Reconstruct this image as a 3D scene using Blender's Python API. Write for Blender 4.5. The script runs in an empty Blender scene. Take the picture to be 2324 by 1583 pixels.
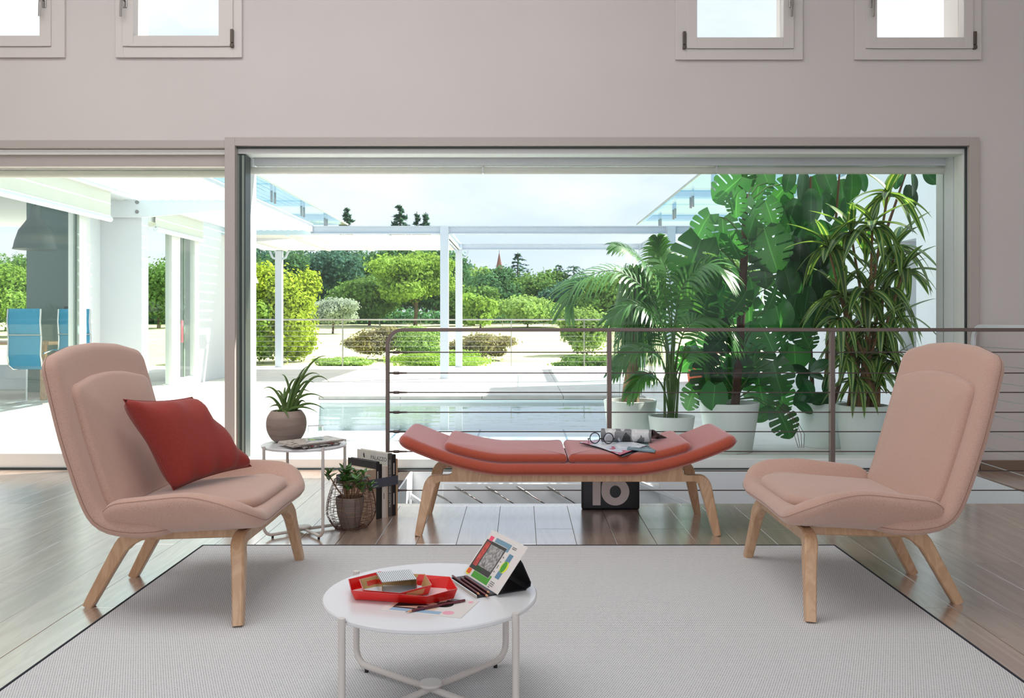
import bpy, bmesh, math, random
import numpy as np
from mathutils import Vector, Matrix

sc = bpy.context.scene
COL = sc.collection
PI = math.pi

# ------------------------------------------------------------------ camera
FPX, VX, VY, EYE = 2000.0, 1181.0, 722.0, 1.05      # focal length in pixels, vanishing point, eye height
cam_d = bpy.data.cameras.new('camera')
cam_d.sensor_width = 36.0
cam_d.lens = FPX / 2324.0 * 36.0
cam_d.shift_x = -(VX - 1162.0) / 2324.0
cam_d.shift_y = -(791.5 - VY) / 2324.0
cam_d.clip_end = 600
cam = bpy.data.objects.new('camera', cam_d)
cam.location = (0, 0, EYE)
cam.rotation_euler = (PI / 2, 0, 0)
COL.objects.link(cam)
sc.camera = cam

# ------------------------------------------------------------------ world
world = bpy.data.worlds.new('sky'); sc.world = world
world.use_nodes = True
wn, wl = world.node_tree.nodes, world.node_tree.links
wn.clear()
w_out = wn.new('ShaderNodeOutputWorld'); w_bg = wn.new('ShaderNodeBackground')
w_tc = wn.new('ShaderNodeTexCoord'); w_map = wn.new('ShaderNodeMapping')
w_map.inputs['Scale'].default_value = (1.6, 1.6, 4.5)
w_no = wn.new('ShaderNodeTexNoise'); w_no.inputs['Scale'].default_value = 1.7
w_no.inputs['Detail'].default_value = 6; w_no.inputs['Roughness'].default_value = .55
w_rp = wn.new('ShaderNodeValToRGB')
w_rp.color_ramp.elements[0].position = .36; w_rp.color_ramp.elements[0].color = (.62, .75, .93, 1)
w_rp.color_ramp.elements[1].position = .60; w_rp.color_ramp.elements[1].color = (.86, .90, .96, 1)
w_bg.inputs['Strength'].default_value = 1.25
wl.new(w_tc.outputs['Generated'], w_map.inputs['Vector']); wl.new(w_map.outputs['Vector'], w_no.inputs['Vector'])
wl.new(w_no.outputs['Fac'], w_rp.inputs['Fac']); wl.new(w_rp.outputs['Color'], w_bg.inputs['Color'])
wl.new(w_bg.outputs['Background'], w_out.inputs['Surface'])

# ------------------------------------------------------------------ sun and added room fill
sun_d = bpy.data.lights.new('sun', 'SUN'); sun_d.energy = 12.0; sun_d.angle = math.radians(.6); sun_d.color = (1, .95, .86)
sun = bpy.data.objects.new('sun', sun_d); COL.objects.link(sun)
sun.rotation_euler = Vector((-2.1, -.85, -2.6)).to_track_quat('-Z', 'Y').to_euler()

def area(name, loc, direction, sx, sy, power, color):
    d = bpy.data.lights.new(name, 'AREA'); d.shape = 'RECTANGLE'; d.size = sx; d.size_y = sy
    d.energy = power; d.color = color
    o = bpy.data.objects.new(name, d); COL.objects.link(o); o.location = loc
    o.rotation_euler = Vector(direction).to_track_quat('-Z', 'Y').to_euler()
    return o
# added area lamps as fill, behind the camera and under the closed ceiling
area('rear_fill', (-1.2, -3.3, 2.0), (0, 1, 0), 6.6, 3.6, 48, (1, .94, .88))
area('overhead_fill', (-1.7, 3.0, 4.5), (0, .0, -1), 4.6, 2.6, 108, (.97, .985, 1))

sc.view_settings.view_transform = 'Standard'
sc.view_settings.look = 'None'
sc.view_settings.gamma = 1.0
sc.view_settings.use_curve_mapping = False
sc.view_settings.exposure = 0.0

# ------------------------------------------------------------------ coordinates
def PX(x, d): return (x - VX) * d / FPX
def PZ(y, d): return EYE - (y - VY) * d / FPX
def PT(x, y, d): return Vector((PX(x, d), d, PZ(y, d)))

# ------------------------------------------------------------------ materials
MATS = {}
def srgb(r, g, b):
    f = lambda c: (c / 255 / 12.92) if c / 255 <= .04045 else ((c / 255 + .055) / 1.055) ** 2.4
    return (f(r), f(g), f(b))

def mk(name, col, rough=.5, metal=0, spec=.5, var=0, vscale=8, stretch=None, bump=0, bscale=60, sheen=0,
       coat=0, coat_rough=.1, coat_ior=1.5, trans=0, objvar=0, emit=0, detail=4, ior=1.5, coords='Object', bstretch=None):
    m = bpy.data.materials.new(name); m.use_nodes = True
    N, L = m.node_tree.nodes, m.node_tree.links
    b = N['Principled BSDF']
    b.inputs['Base Color'].default_value = (*col, 1)
    b.inputs['Roughness'].default_value = rough; b.inputs['Metallic'].default_value = metal
    b.inputs['Specular IOR Level'].default_value = spec; b.inputs['IOR'].default_value = ior
    if sheen: b.inputs['Sheen Weight'].default_value = sheen; b.inputs['Sheen Roughness'].default_value = .45
    if coat:
        b.inputs['Coat Weight'].default_value = coat; b.inputs['Coat Roughness'].default_value = coat_rough
        b.inputs['Coat IOR'].default_value = coat_ior
    tc = N.new('ShaderNodeTexCoord')
    def mapped(st):
        if not st: return tc.outputs[coords]
        mp = N.new('ShaderNodeMapping'); mp.inputs['Scale'].default_value = st
        L.new(tc.outputs[coords], mp.inputs['Vector']); return mp.outputs['Vector']
    fac = None
    if var:
        no = N.new('ShaderNodeTexNoise'); no.inputs['Scale'].default_value = vscale; no.inputs['Detail'].default_value = detail
        L.new(mapped(stretch), no.inputs['Vector'])
        mr = N.new('ShaderNodeMapRange'); mr.inputs['From Min'].default_value = .3; mr.inputs['From Max'].default_value = .7
        mr.inputs['To Min'].default_value = 1 - var; mr.inputs['To Max'].default_value = 1 + var
        L.new(no.outputs['Fac'], mr.inputs['Value']); fac = mr.outputs['Result']
    if objvar:
        oi = N.new('ShaderNodeObjectInfo'); mr = N.new('ShaderNodeMapRange')
        mr.inputs['To Min'].default_value = 1 - objvar; mr.inputs['To Max'].default_value = 1 + objvar
        L.new(oi.outputs['Random'], mr.inputs['Value'])
        if fac is None: fac = mr.outputs['Result']
        else:
            mm = N.new('ShaderNodeMath'); mm.operation = 'MULTIPLY'
            L.new(fac, mm.inputs[0]); L.new(mr.outputs['Result'], mm.inputs[1]); fac = mm.outputs[0]
    if fac is not None:
        vm = N.new('ShaderNodeVectorMath'); vm.operation = 'SCALE'
        vm.inputs[0].default_value = col; L.new(fac, vm.inputs['Scale'])
        L.new(vm.outputs['Vector'], b.inputs['Base Color'])
    if bump:
        bn = N.new('ShaderNodeTexNoise'); bn.inputs['Scale'].default_value = bscale; bn.inputs['Detail'].default_value = 3
        L.new(mapped(bstretch), bn.inputs['Vector'])
        bp = N.new('ShaderNodeBump'); bp.inputs['Strength'].default_value = bump; bp.inputs['Distance'].default_value = .004
        L.new(bn.outputs['Fac'], bp.inputs['Height']); L.new(bp.outputs['Normal'], b.inputs['Normal'])
    if trans and name.startswith('foliage'):
        df = N.new('ShaderNodeBsdfDiffuse'); L.new(b.inputs['Base Color'].links[0].from_socket, df.inputs['Color']); N.remove(b); b = None
    if trans:
        t = N.new('ShaderNodeBsdfTranslucent'); mx = N.new('ShaderNodeMixShader'); mx.inputs['Fac'].default_value = trans
        t.inputs['Color'].default_value = (min(col[0] * 1.4, 1), min(col[1] * 1.4, 1), min(col[2] * (.9 if col[2] < .5 * col[1] + .05 else 1.4), 1), 1)
        L.new((b or df).outputs['BSDF'], mx.inputs[1]); L.new(t.outputs['BSDF'], mx.inputs[2])
        L.new(mx.outputs['Shader'], N['Material Output'].inputs['Surface'])
    if emit:
        b.inputs['Emission Color'].default_value = (*col, 1); b.inputs['Emission Strength'].default_value = emit
    MATS[name] = m
    return m

def mk_glass(name, tint, refl=1.0, base=.0, rough=0.0):
    m = bpy.data.materials.new(name); m.use_nodes = True
    N, L = m.node_tree.nodes, m.node_tree.links
    N.remove(N['Principled BSDF'])
    t = N.new('ShaderNodeBsdfTransparent'); t.inputs['Color'].default_value = (*tint, 1)
    g = N.new('ShaderNodeBsdfGlossy'); g.inputs['Roughness'].default_value = rough
    lw = N.new('ShaderNodeLayerWeight'); lw.inputs['Blend'].default_value = .5
    pw5 = N.new('ShaderNodeMath'); pw5.operation = 'POWER'; pw5.inputs[1].default_value = 5; L.new(lw.outputs['Facing'], pw5.inputs[0])
    fr = N.new('ShaderNodeMath'); fr.operation = 'MULTIPLY_ADD'; fr.inputs[1].default_value = .95; fr.inputs[2].default_value = .04; L.new(pw5.outputs[0], fr.inputs[0])
    mu = N.new('ShaderNodeMath'); mu.operation = 'MULTIPLY_ADD'; mu.inputs[1].default_value = refl; mu.inputs[2].default_value = base
    mx = N.new('ShaderNodeMixShader')
    L.new(fr.outputs[0], mu.inputs[0]); L.new(mu.outputs[0], mx.inputs['Fac'])
    L.new(t.outputs['BSDF'], mx.inputs[1]); L.new(g.outputs['BSDF'], mx.inputs[2])
    L.new(mx.outputs['Shader'], N['Material Output'].inputs['Surface'])
    MATS[name] = m
    return m

def mk_fabric(name, col, col2, rough=.9, sheen=.25, tint=(1, .9, .87)):
    """two-tone woven cloth: fine slubs in two directions"""
    m = bpy.data.materials.new(name); m.use_nodes = True
    N, L = m.node_tree.nodes, m.node_tree.links
    b = N['Principled BSDF']; b.inputs['Roughness'].default_value = rough; b.inputs['Specular IOR Level'].default_value = .2
    b.inputs['Sheen Weight'].default_value = sheen; b.inputs['Sheen Roughness'].default_value = .5; b.inputs['Sheen Tint'].default_value = (*tint, 1)
    tc = N.new('ShaderNodeTexCoord')
    outs = []
    for st in ((1300, 1300, 160), (160, 1300, 1300)):
        mp = N.new('ShaderNodeMapping'); mp.inputs['Scale'].default_value = st
        no = N.new('ShaderNodeTexNoise'); no.inputs['Scale'].default_value = 1; no.inputs['Detail'].default_value = 2
        L.new(tc.outputs['Object'], mp.inputs['Vector']); L.new(mp.outputs['Vector'], no.inputs['Vector'])
        outs.append(no.outputs['Fac'])
    ad = N.new('ShaderNodeMath'); ad.operation = 'ADD'; L.new(outs[0], ad.inputs[0]); L.new(outs[1], ad.inputs[1])
    rp = N.new('ShaderNodeMapRange'); rp.inputs['From Min'].default_value = .75; rp.inputs['From Max'].default_value = 1.25
    L.new(ad.outputs[0], rp.inputs['Value'])
    mx = N.new('ShaderNodeMix'); mx.data_type = 'RGBA'
    mx.inputs['A'].default_value = (*col, 1); mx.inputs['B'].default_value = (*col2, 1)
    L.new(rp.outputs['Result'], mx.inputs['Factor']); L.new(mx.outputs['Result'], b.inputs['Base Color'])
    bp = N.new('ShaderNodeBump'); bp.inputs['Strength'].default_value = .12; bp.inputs['Distance'].default_value = .001
    L.new(ad.outputs[0], bp.inputs['Height']); L.new(bp.outputs['Normal'], b.inputs['Normal'])
    MATS[name] = m
    return m

def mk_wood(name, ca, cb, scale=3.0, stretch=(6, .5, 6), rough=.45, objvar=.12, coat=0, coat_ior=1.5, coat_rough=.2, ringamt=.6, ior=1.5):
    m = bpy.data.materials.new(name); m.use_nodes = True
    N, L = m.node_tree.nodes, m.node_tree.links
    b = N['Principled BSDF']; b.inputs['Roughness'].default_value = rough; b.inputs['IOR'].default_value = ior
    if coat:
        b.inputs['Coat Weight'].default_value = coat; b.inputs['Coat IOR'].default_value = coat_ior; b.inputs['Coat Roughness'].default_value = coat_rough
    tc = N.new('ShaderNodeTexCoord'); oi = N.new('ShaderNodeObjectInfo')
    mp = N.new('ShaderNodeMapping'); mp.inputs['Scale'].default_value = stretch
    cmb = N.new('ShaderNodeCombineXYZ'); mu = N.new('ShaderNodeMath'); mu.operation = 'MULTIPLY'; mu.inputs[1].default_value = 37
    L.new(oi.outputs['Random'], mu.inputs[0]); L.new(mu.outputs[0], cmb.inputs['X']); L.new(mu.outputs[0], cmb.inputs['Y'])
    L.new(cmb.outputs['Vector'], mp.inputs['Location']); L.new(tc.outputs['Object'], mp.inputs['Vector'])
    no = N.new('ShaderNodeTexNoise'); no.inputs['Scale'].default_value = scale; no.inputs['Detail'].default_value = 5
    no.inputs['Distortion'].default_value = 1.2
    L.new(mp.outputs['Vector'], no.inputs['Vector'])
    wv = N.new('ShaderNodeMath'); wv.operation = 'MULTIPLY'; wv.inputs[1].default_value = 26
    L.new(no.outputs['Fac'], wv.inputs[0])
    sn = N.new('ShaderNodeMath'); sn.operation = 'SINE'; L.new(wv.outputs[0], sn.inputs[0])
    mr = N.new('ShaderNodeMapRange'); mr.inputs['From Min'].default_value = -1; mr.inputs['To Min'].default_value = .5 - ringamt / 2
    mr.inputs['To Max'].default_value = .5 + ringamt / 2
    L.new(sn.outputs[0], mr.inputs['Value'])
    mx = N.new('ShaderNodeMix'); mx.data_type = 'RGBA'
    mx.inputs['A'].default_value = (*ca, 1); mx.inputs['B'].default_value = (*cb, 1)
    L.new(mr.outputs['Result'], mx.inputs['Factor'])
    ov = N.new('ShaderNodeMapRange'); ov.inputs['To Min'].default_value = 1 - objvar; ov.inputs['To Max'].default_value = 1 + objvar
    L.new(oi.outputs['Random'], ov.inputs['Value'])
    vm = N.new('ShaderNodeVectorMath'); vm.operation = 'SCALE'
    L.new(mx.outputs['Result'], vm.inputs[0]); L.new(ov.outputs['Result'], vm.inputs['Scale'])
    L.new(vm.outputs['Vector'], b.inputs['Base Color'])
    MATS[name] = m
    return m

def mk_leaf(name, ca, cb, stripe=None, rough=.4, trans=.3, objvar=.25, vein=True):
    """leaf with UV across (u) and along (v): midrib, side veins, or pale length stripes"""
    m = bpy.data.materials.new(name); m.use_nodes = True
    N, L = m.node_tree.nodes, m.node_tree.links
    b = N['Principled BSDF']; b.inputs['Roughness'].default_value = rough
    uv = N.new('ShaderNodeUVMap'); sp = N.new('ShaderNodeSeparateXYZ'); L.new(uv.outputs['UV'], sp.inputs['Vector'])
    su = N.new('ShaderNodeMath'); su.operation = 'SUBTRACT'; su.inputs[1].default_value = .5; L.new(sp.outputs['X'], su.inputs[0])
    ab = N.new('ShaderNodeMath'); ab.operation = 'ABSOLUTE'; L.new(su.outputs[0], ab.inputs[0])
    rp = N.new('ShaderNodeValToRGB'); rp.color_ramp.interpolation = 'LINEAR'
    e = rp.color_ramp.elements
    if stripe:
        # dark centre, pale line, green margin
        e[0].position = .0; e[0].color = (*ca, 1); e[1].position = .5; e[1].color = (*cb, 1)
        for p, c in ((.16, ca), (.22, stripe), (.30, stripe), (.36, cb)):
            n = e.new(p); n.color = (*c, 1)
    else:
        e[0].position = .0; e[0].color = (*[min(c * 1.7 + .02, 1) for c in cb], 1); e[1].position = .5; e[1].color = (*ca, 1)
        n = e.new(.012); n.color = (*[min(c * 1.6 + .01, 1) for c in cb], 1)
        n = e.new(.022); n.color = (*cb, 1)
    L.new(ab.outputs[0], rp.inputs['Fac'])
    oi = N.new('ShaderNodeObjectInfo'); ov = N.new('ShaderNodeMapRange')
    ov.inputs['To Min'].default_value = 1 - objvar; ov.inputs['To Max'].default_value = 1 + objvar
    L.new(oi.outputs['Random'], ov.inputs['Value'])
    vm = N.new('ShaderNodeVectorMath'); vm.operation = 'SCALE'
    L.new(rp.outputs['Color'], vm.inputs[0]); L.new(ov.outputs['Result'], vm.inputs['Scale'])
    L.new(vm.outputs['Vector'], b.inputs['Base Color'])
    t = N.new('ShaderNodeBsdfTranslucent'); mx = N.new('ShaderNodeMixShader'); mx.inputs['Fac'].default_value = trans
    sc2 = N.new('ShaderNodeVectorMath'); sc2.operation = 'MULTIPLY'; sc2.inputs[1].default_value = (1.5, 1.55, .7)
    L.new(vm.outputs['Vector'], sc2.inputs[0]); L.new(sc2.outputs['Vector'], t.inputs['Color'])
    L.new(b.outputs['BSDF'], mx.inputs[1]); L.new(t.outputs['BSDF'], mx.inputs[2])
    L.new(mx.outputs['Shader'], N['Material Output'].inputs['Surface'])
    MATS[name] = m
    return m

# ------------------------------------------------------------------ objects
def tag(o, label=None, cat=None, group=None, kind=None):
    if label: o['label'] = label
    if cat: o['category'] = cat
    if group: o['group'] = group
    if kind: o['kind'] = kind
    return o

def thing(name, label, cat, loc=(0, 0, 0), rz=0, group=None, kind=None):
    o = bpy.data.objects.new(name, None); COL.objects.link(o)
    o.empty_display_size = .1
    o.location = loc; o.rotation_euler = (0, 0, rz)
    return tag(o, label, cat, group, kind)

def put(name, me, parent=None, loc=None, mat=None):
    o = bpy.data.objects.new(name, me); COL.objects.link(o)
    if loc is not None: o.location = loc
    if parent is not None: o.parent = parent
    if mat is not None and not me.materials: me.materials.append(mat)
    return o

def copy_tree(o, parent=None):
    c = o.copy(); COL.objects.link(c); c.parent = parent
    for ch in list(o.children): copy_tree(ch, c)
    return c

class MB:
    """collects geometry of ONE part"""
    def __init__(s): s.v, s.f, s.uv = [], [], None
    def add(s, vs, fs):
        o = len(s.v); s.v += [tuple(p) for p in vs]; s.f += [tuple(i + o for i in f) for f in fs]; return s
    def box(s, x0, x1, y0, y1, z0, z1):
        return s.add([(x0, y0, z0), (x1, y0, z0), (x1, y1, z0), (x0, y1, z0), (x0, y0, z1), (x1, y0, z1), (x1, y1, z1), (x0, y1, z1)],
                     [(0, 3, 2, 1), (4, 5, 6, 7), (0, 1, 5, 4), (1, 2, 6, 5), (2, 3, 7, 6), (3, 0, 4, 7)])
    def tube(s, pts, r, n=8, closed=False, cap=True):
        pts = [Vector(p) for p in pts]; m = len(pts)
        rs = r if isinstance(r, (list, tuple)) else [r] * m
        vs, fs = [], []
        prev = None
        for i, p in enumerate(pts):
            if closed: t = (pts[(i + 1) % m] - pts[i - 1])
            else: t = pts[min(i + 1, m - 1)] - pts[max(i - 1, 0)]
            t = t.normalized() if t.length > 1e-9 else Vector((0, 0, 1))
            if prev is None:
                a = Vector((0, 0, 1)) if abs(t.z) < .9 else Vector((1, 0, 0))
                prev = (a - t * a.dot(t)).normalized()
            else:
                q = prev - t * prev.dot(t)
                prev = q.normalized() if q.length > 1e-6 else prev
            bn = t.cross(prev)
            for k in range(n):
                a = 2 * PI * k / n
                vs.append(p + (prev * math.cos(a) + bn * math.sin(a)) * rs[i])
        for i in range(m if closed else m - 1):
            for k in range(n):
                a, b = i * n + k, i * n + (k + 1) % n
                c, d = ((i + 1) % m) * n + (k + 1) % n, ((i + 1) % m) * n + k
                fs.append((a, b, c, d))
        if cap and not closed:
            fs.append(tuple(range(n - 1, -1, -1))); fs.append(tuple((m - 1) * n + k for k in range(n)))
        return s.add(vs, fs)
    def bar(s, pts, ws, hs, side, c=.25, sub=0):
        """sweep of a rectangle with eased corners; side = width direction"""
        pts = [Vector(p) for p in pts]; m = len(pts); vs, fs = [], []
        ws = ws if isinstance(ws, (list, tuple)) else [ws] * m
        hs = hs if isinstance(hs, (list, tuple)) else [hs] * m
        if sub:
            P2, W2, H2 = [], [], []
            cr = lambda a, b, c_, d, t: .5 * ((2 * b) + (c_ - a) * t + (2 * a - 5 * b + 4 * c_ - d) * t * t + (3 * b - a - 3 * c_ + d) * t ** 3)
            for i in range(m - 1):
                for j in range(sub):
                    t = j / sub; q = [max(i - 1, 0), i, i + 1, min(i + 2, m - 1)]
                    P2.append(cr(*[pts[k] for k in q], t)); W2.append(ws[i] + (ws[i + 1] - ws[i]) * t); H2.append(hs[i] + (hs[i + 1] - hs[i]) * t)
            pts, ws, hs = P2 + [pts[-1]], W2 + [ws[-1]], H2 + [hs[-1]]; m = len(pts)
        n = 8
        for i, p in enumerate(pts):
            t = (pts[min(i + 1, m - 1)] - pts[max(i - 1, 0)]).normalized()
            sd = Vector(side[i] if isinstance(side, list) else side); sd = (sd - t * sd.dot(t)).normalized(); up = t.cross(sd)
            w, h = ws[i] / 2, hs[i] / 2; k = c * min(w, h) 
            for (a, b) in ((w, h - k), (w - k, h), (-w + k, h), (-w, h - k), (-w, -h + k), (-w + k, -h), (w - k, -h), (w, -h + k)):
                vs.append(p + sd * a + up * b)
        for i in range(m - 1):
            for k in range(n): fs.append((i * n + k, i * n + (k + 1) % n, (i + 1) * n + (k + 1) % n, (i + 1) * n + k))
        fs.append(tuple(range(n - 1, -1, -1))); fs.append(tuple((m - 1) * n + k for k in range(n)))
        return s.add(vs, fs)
    def lathe(s, prof, n=32, c=(0, 0, 0), sub=0):
        if sub:
            q = []
            for i in range(len(prof) - 1):
                a, b, c_, d = (Vector(prof[k]) for k in (max(i - 1, 0), i, i + 1, min(i + 2, len(prof) - 1)))
                for j in range(sub):
                    t = j / sub; q.append(tuple(.5 * ((2 * b) + (c_ - a) * t + (2 * a - 5 * b + 4 * c_ - d) * t * t + (3 * b - a - 3 * c_ + d) * t ** 3)))
            prof = [(max(0, r), z) for r, z in q] + [prof[-1]]
        vs, fs = [], []; m = len(prof)
        for r, z in prof:
            for k in range(n):
                a = 2 * PI * k / n; vs.append((c[0] + r * math.cos(a), c[1] + r * math.sin(a), c[2] + z))
        for i in range(m - 1):
            for k in range(n): fs.append((i * n + k, i * n + (k + 1) % n, (i + 1) * n + (k + 1) % n, (i + 1) * n + k))
        if prof[0][0] > 1e-6: fs.append(tuple(range(n - 1, -1, -1)))
        if prof[-1][0] > 1e-6: fs.append(tuple((m - 1) * n + k for k in range(n)))
        return s.add(vs, fs)
    def prism(s, poly, frame, h):
        """poly in (a,b), frame(a,b,c) -> xyz, thickness h along c"""
        n = len(poly)
        vs = [frame(a, b, 0) for a, b in poly] + [frame(a, b, h) for a, b in poly]
        fs = [tuple(range(n - 1, -1, -1)), tuple(range(n, 2 * n))] + [(i, (i + 1) % n, n + (i + 1) % n, n + i) for i in range(n)]
        return s.add(vs, fs)
    def mesh(s, name, mat=None, smooth=False, bevel=0, seg=2, angle=40):
        me = bpy.data.meshes.new(name)
        me.from_pydata(s.v, [], s.f)
        bm = bmesh.new(); bm.from_mesh(me)
        bmesh.ops.remove_doubles(bm, verts=bm.verts, dist=1e-6)
        bmesh.ops.recalc_face_normals(bm, faces=bm.faces)
        if bevel:
            es = [e for e in bm.edges if len(e.link_faces) == 2 and e.calc_face_angle(0) > .5]
            bmesh.ops.bevel(bm, geom=es, offset=bevel, segments=seg, affect='EDGES', profile=.5, clamp_overlap=True)
        bm.to_mesh(me); bm.free()
        if smooth:
            me.polygons.foreach_set('use_smooth', [True] * len(me.polygons))
            me.set_sharp_from_angle(angle=math.radians(angle))
        if mat: me.materials.append(mat)
        return me
    def obj(s, name, mat, parent=None, smooth=False, bevel=0, seg=2, loc=None, angle=40):
        return put(name, s.mesh(name, mat, smooth, bevel, seg, angle), parent, loc)

def part(name, mat, parent, x0, x1, y0, y1, z0, z1, bevel=0, smooth=False):
    return MB().box(x0, x1, y0, y1, z0, z1).obj(name, mat, parent, bevel=bevel, smooth=smooth)

def rounded(corners, radii, step=.025):
    """closed outline with rounded corners"""
    n = len(corners); pts = []
    for i in range(n):
        p0, p, p1 = (Vector(corners[(i + k - 1) % n]) for k in range(3))
        r = radii[i] if isinstance(radii, (list, tuple)) else radii
        d0, d1 = (p0 - p).normalized(), (p1 - p).normalized()
        ang = d0.angle(d1); k = r / math.tan(ang / 2)
        k = min(k, (p0 - p).length * .49, (p1 - p).length * .49); rr = k * math.tan(ang / 2)
        c = p + (d0 + d1).normalized() * (rr / math.sin(ang / 2))
        a, b = p + d0 * k, p + d1 * k
        va, vb = a - c, b - c
        m = 7
        tot = va.angle(vb) if va.length > 1e-6 else 0
        sgn = 1 if (va.x * vb.y - va.y * vb.x) > 0 else -1
        arc = []
        for j in range(m + 1):
            q = sgn * tot * j / m
            arc.append((c.x + va.x * math.cos(q) - va.y * math.sin(q), c.y + va.x * math.sin(q) + va.y * math.cos(q)))
        pts.append(arc)
    out = []
    for i in range(n):
        out += pts[i]
        a, b = Vector(pts[i][-1]), Vector(pts[(i + 1) % n][0])
        m = max(1, int((b - a).length / step))
        for j in range(1, m): out.append(tuple(a.lerp(b, j / m)))
    return out

def pad_mesh(name, outline, th, edge, fmap, crown=0, crown_b=0, mat=None, kk=(.93, .82, .68, .52, .36, .2, .07), nphi=8, power=2):
    """upholstered pad: flat outline (s,t), half thickness th, rounded edge, mapped by fmap(s,t,n)"""
    n = len(outline)
    P = [Vector(p) for p in outline]
    area_ = sum(P[i].x * P[(i + 1) % n].y - P[(i + 1) % n].x * P[i].y for i in range(n))
    if area_ < 0: P.reverse()
    nor = []
    for i in range(n):
        t = (P[(i + 1) % n] - P[i - 1]).normalized(); nor.append(Vector((t.y, -t.x)))
    c = Vector((sum(p.x for p in P) / n, sum(p.y for p in P) / n))
    rings = []
    def ring(ins, k, nz, cr):
        r = []
        for i in range(n):
            q = P[i] - nor[i] * ins
            q = c + (q - c) * k
            r.append(fmap(q.x, q.y, nz + cr * (1 - k ** power)))
        return r
    for k in reversed(kk): rings.append(ring(edge, k, -th, -crown_b))
    for j in range(nphi + 1):
        ph = -PI / 2 + PI * j / nphi
        rings.append(ring(edge * (1 - math.cos(ph)), 1, th * math.sin(ph), 0))
    for k in kk: rings.append(ring(edge, k, th, crown))
    vs = [p for r in rings for p in r]; fs = []
    for i in range(len(rings) - 1):
        for k in range(n): fs.append((i * n + k, i * n + (k + 1) % n, (i + 1) * n + (k + 1) % n, (i + 1) * n + k))
    a = len(vs); vs.append(fmap(c.x, c.y, -th - crown_b)); vs.append(fmap(c.x, c.y, th + crown))
    top = (len(rings) - 1) * n
    for k in range(n): fs.append((a, (k + 1) % n, k)); fs.append((a + 1, top + k, top + (k + 1) % n))
    m = MB(); m.add(vs, fs)
    return m.mesh(name, mat, smooth=True, angle=180)

def outline_tube(outline, fmap, nz, r, ins=0):
    P = [Vector(p) for p in outline]; n = len(P)
    ar = sum(P[i].x * P[(i + 1) % n].y - P[(i + 1) % n].x * P[i].y for i in range(n))
    pts = []
    for i in range(n):
        t = (P[(i + 1) % n] - P[i - 1]).normalized(); no = Vector((t.y, -t.x)) * (1 if ar > 0 else -1)
        q = P[i] - no * ins; pts.append(fmap(q.x, q.y, nz))
    return MB().tube(pts, r, 5, closed=True)

def text_mesh(name, txt, size, mat, extrude=.0003, align='CENTER', font_shear=0):
    cu = bpy.data.curves.new(name, 'FONT'); cu.body = txt; cu.size = size; cu.extrude = extrude; cu.align_x = align; cu.align_y = 'CENTER'
    cu.resolution_u = 3
    o = bpy.data.objects.new(name, cu); COL.objects.link(o)
    dg = bpy.context.evaluated_depsgraph_get(); dg.update()
    me = bpy.data.meshes.new_from_object(o.evaluated_get(dg))
    bpy.data.objects.remove(o); bpy.data.curves.remove(cu)
    me.materials.clear(); me.materials.append(mat)
    return me

def frame_obj(o, origin, ax, ay):
    """place o with local x,y axes along ax, ay"""
    ax = Vector(ax).normalized(); ay = Vector(ay); ay = (ay - ax * ay.dot(ax)).normalized(); az = ax.cross(ay)
    M = Matrix((ax, ay, az)).transposed().to_4x4(); M.translation = Vector(origin)
    o.matrix_local = M
    return o

# ------------------------------------------------------------------ palette
M_wall = mk('wall_paint', srgb(222, 215, 211), .85, var=.02, vscale=1.5)
M_trim = mk('trim_lacquer', srgb(192, 182, 176), .45)
M_frame = mk('window_frame_white', srgb(242, 244, 240), .35)
M_ceil = mk('ceiling_paint', srgb(235, 230, 225), .9)
M_white = mk('white_render', srgb(236, 238, 240), .8, var=.02, vscale=2)
M_wgrey = mk('pale_grey_render', srgb(222, 224, 228), .85, var=.02, vscale=2)
M_steelw = mk('white_steel', srgb(226, 230, 233), .4)
M_dark = mk('dark_profile', srgb(62, 72, 70), .35, metal=.3)
M_prof = mk('grey_profile', srgb(150, 162, 152), .4, metal=.2)
M_perg = mk('pergola_steel', srgb(196, 208, 219), .45)
M_rail = mk('rail_steel', srgb(118, 104, 98), .42, metal=.35)
M_cable = mk('cable_steel', srgb(92, 80, 76), .4, metal=.6)
M_metal = mk('brushed_metal', srgb(170, 168, 165), .3, metal=1)
M_bronze = mk('hinge_cover', srgb(96, 86, 76), .4, metal=.4)
M_glass = mk_glass('window_glass', (.98, .987, .985), .30)
M_glass_l = mk_glass('door_glass', (.965, .988, .978), .3, .0)
M_glass_b = mk_glass('canopy_glass', (.74, .90, .94), .35, .01)
M_sub = mk('subfloor', srgb(70, 60, 54), .8)
M_plank = mk_wood('oak_plank', srgb(192, 168, 152), srgb(160, 134, 118), 2.2, (5, .45, 5), .3, .1, coat=1, coat_ior=3.8, coat_rough=.18, ringamt=.55, ior=2.0)
M_birch = mk_wood('birch_wood', srgb(210, 172, 136), srgb(190, 148, 112), 5, (3, 3, .8), .38, .04, coat=.3, coat_rough=.3, ringamt=.7)
M_pink = mk_fabric('pink_wool', srgb(208, 175, 160), srgb(184, 142, 124), sheen=.5)
M_coral = mk_fabric('coral_wool', srgb(184, 88, 62), srgb(154, 62, 42), sheen=1.0, tint=(1, .72, .76))
M_red = mk_fabric('brick_red_wool', srgb(170, 70, 62), srgb(138, 52, 46), sheen=.2)
M_seam = mk('seam_thread', srgb(150, 110, 96), .9)
M_seamc = mk('seam_thread_coral', srgb(120, 50, 38), .9)
# ================================================================== ROOM
WY = 6.10          # inner face of the window wall
WT = .40           # wall thickness
VOID = (-.757, 3.05, 5.0, WY)
def struct(name, label, cat, o=None, **k):
    o = o if o is not None else bpy.data.objects.new(name, None)
    if o.name not in COL.objects: COL.objects.link(o)
    return tag(o, label, cat, kind='structure', **k)

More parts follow.
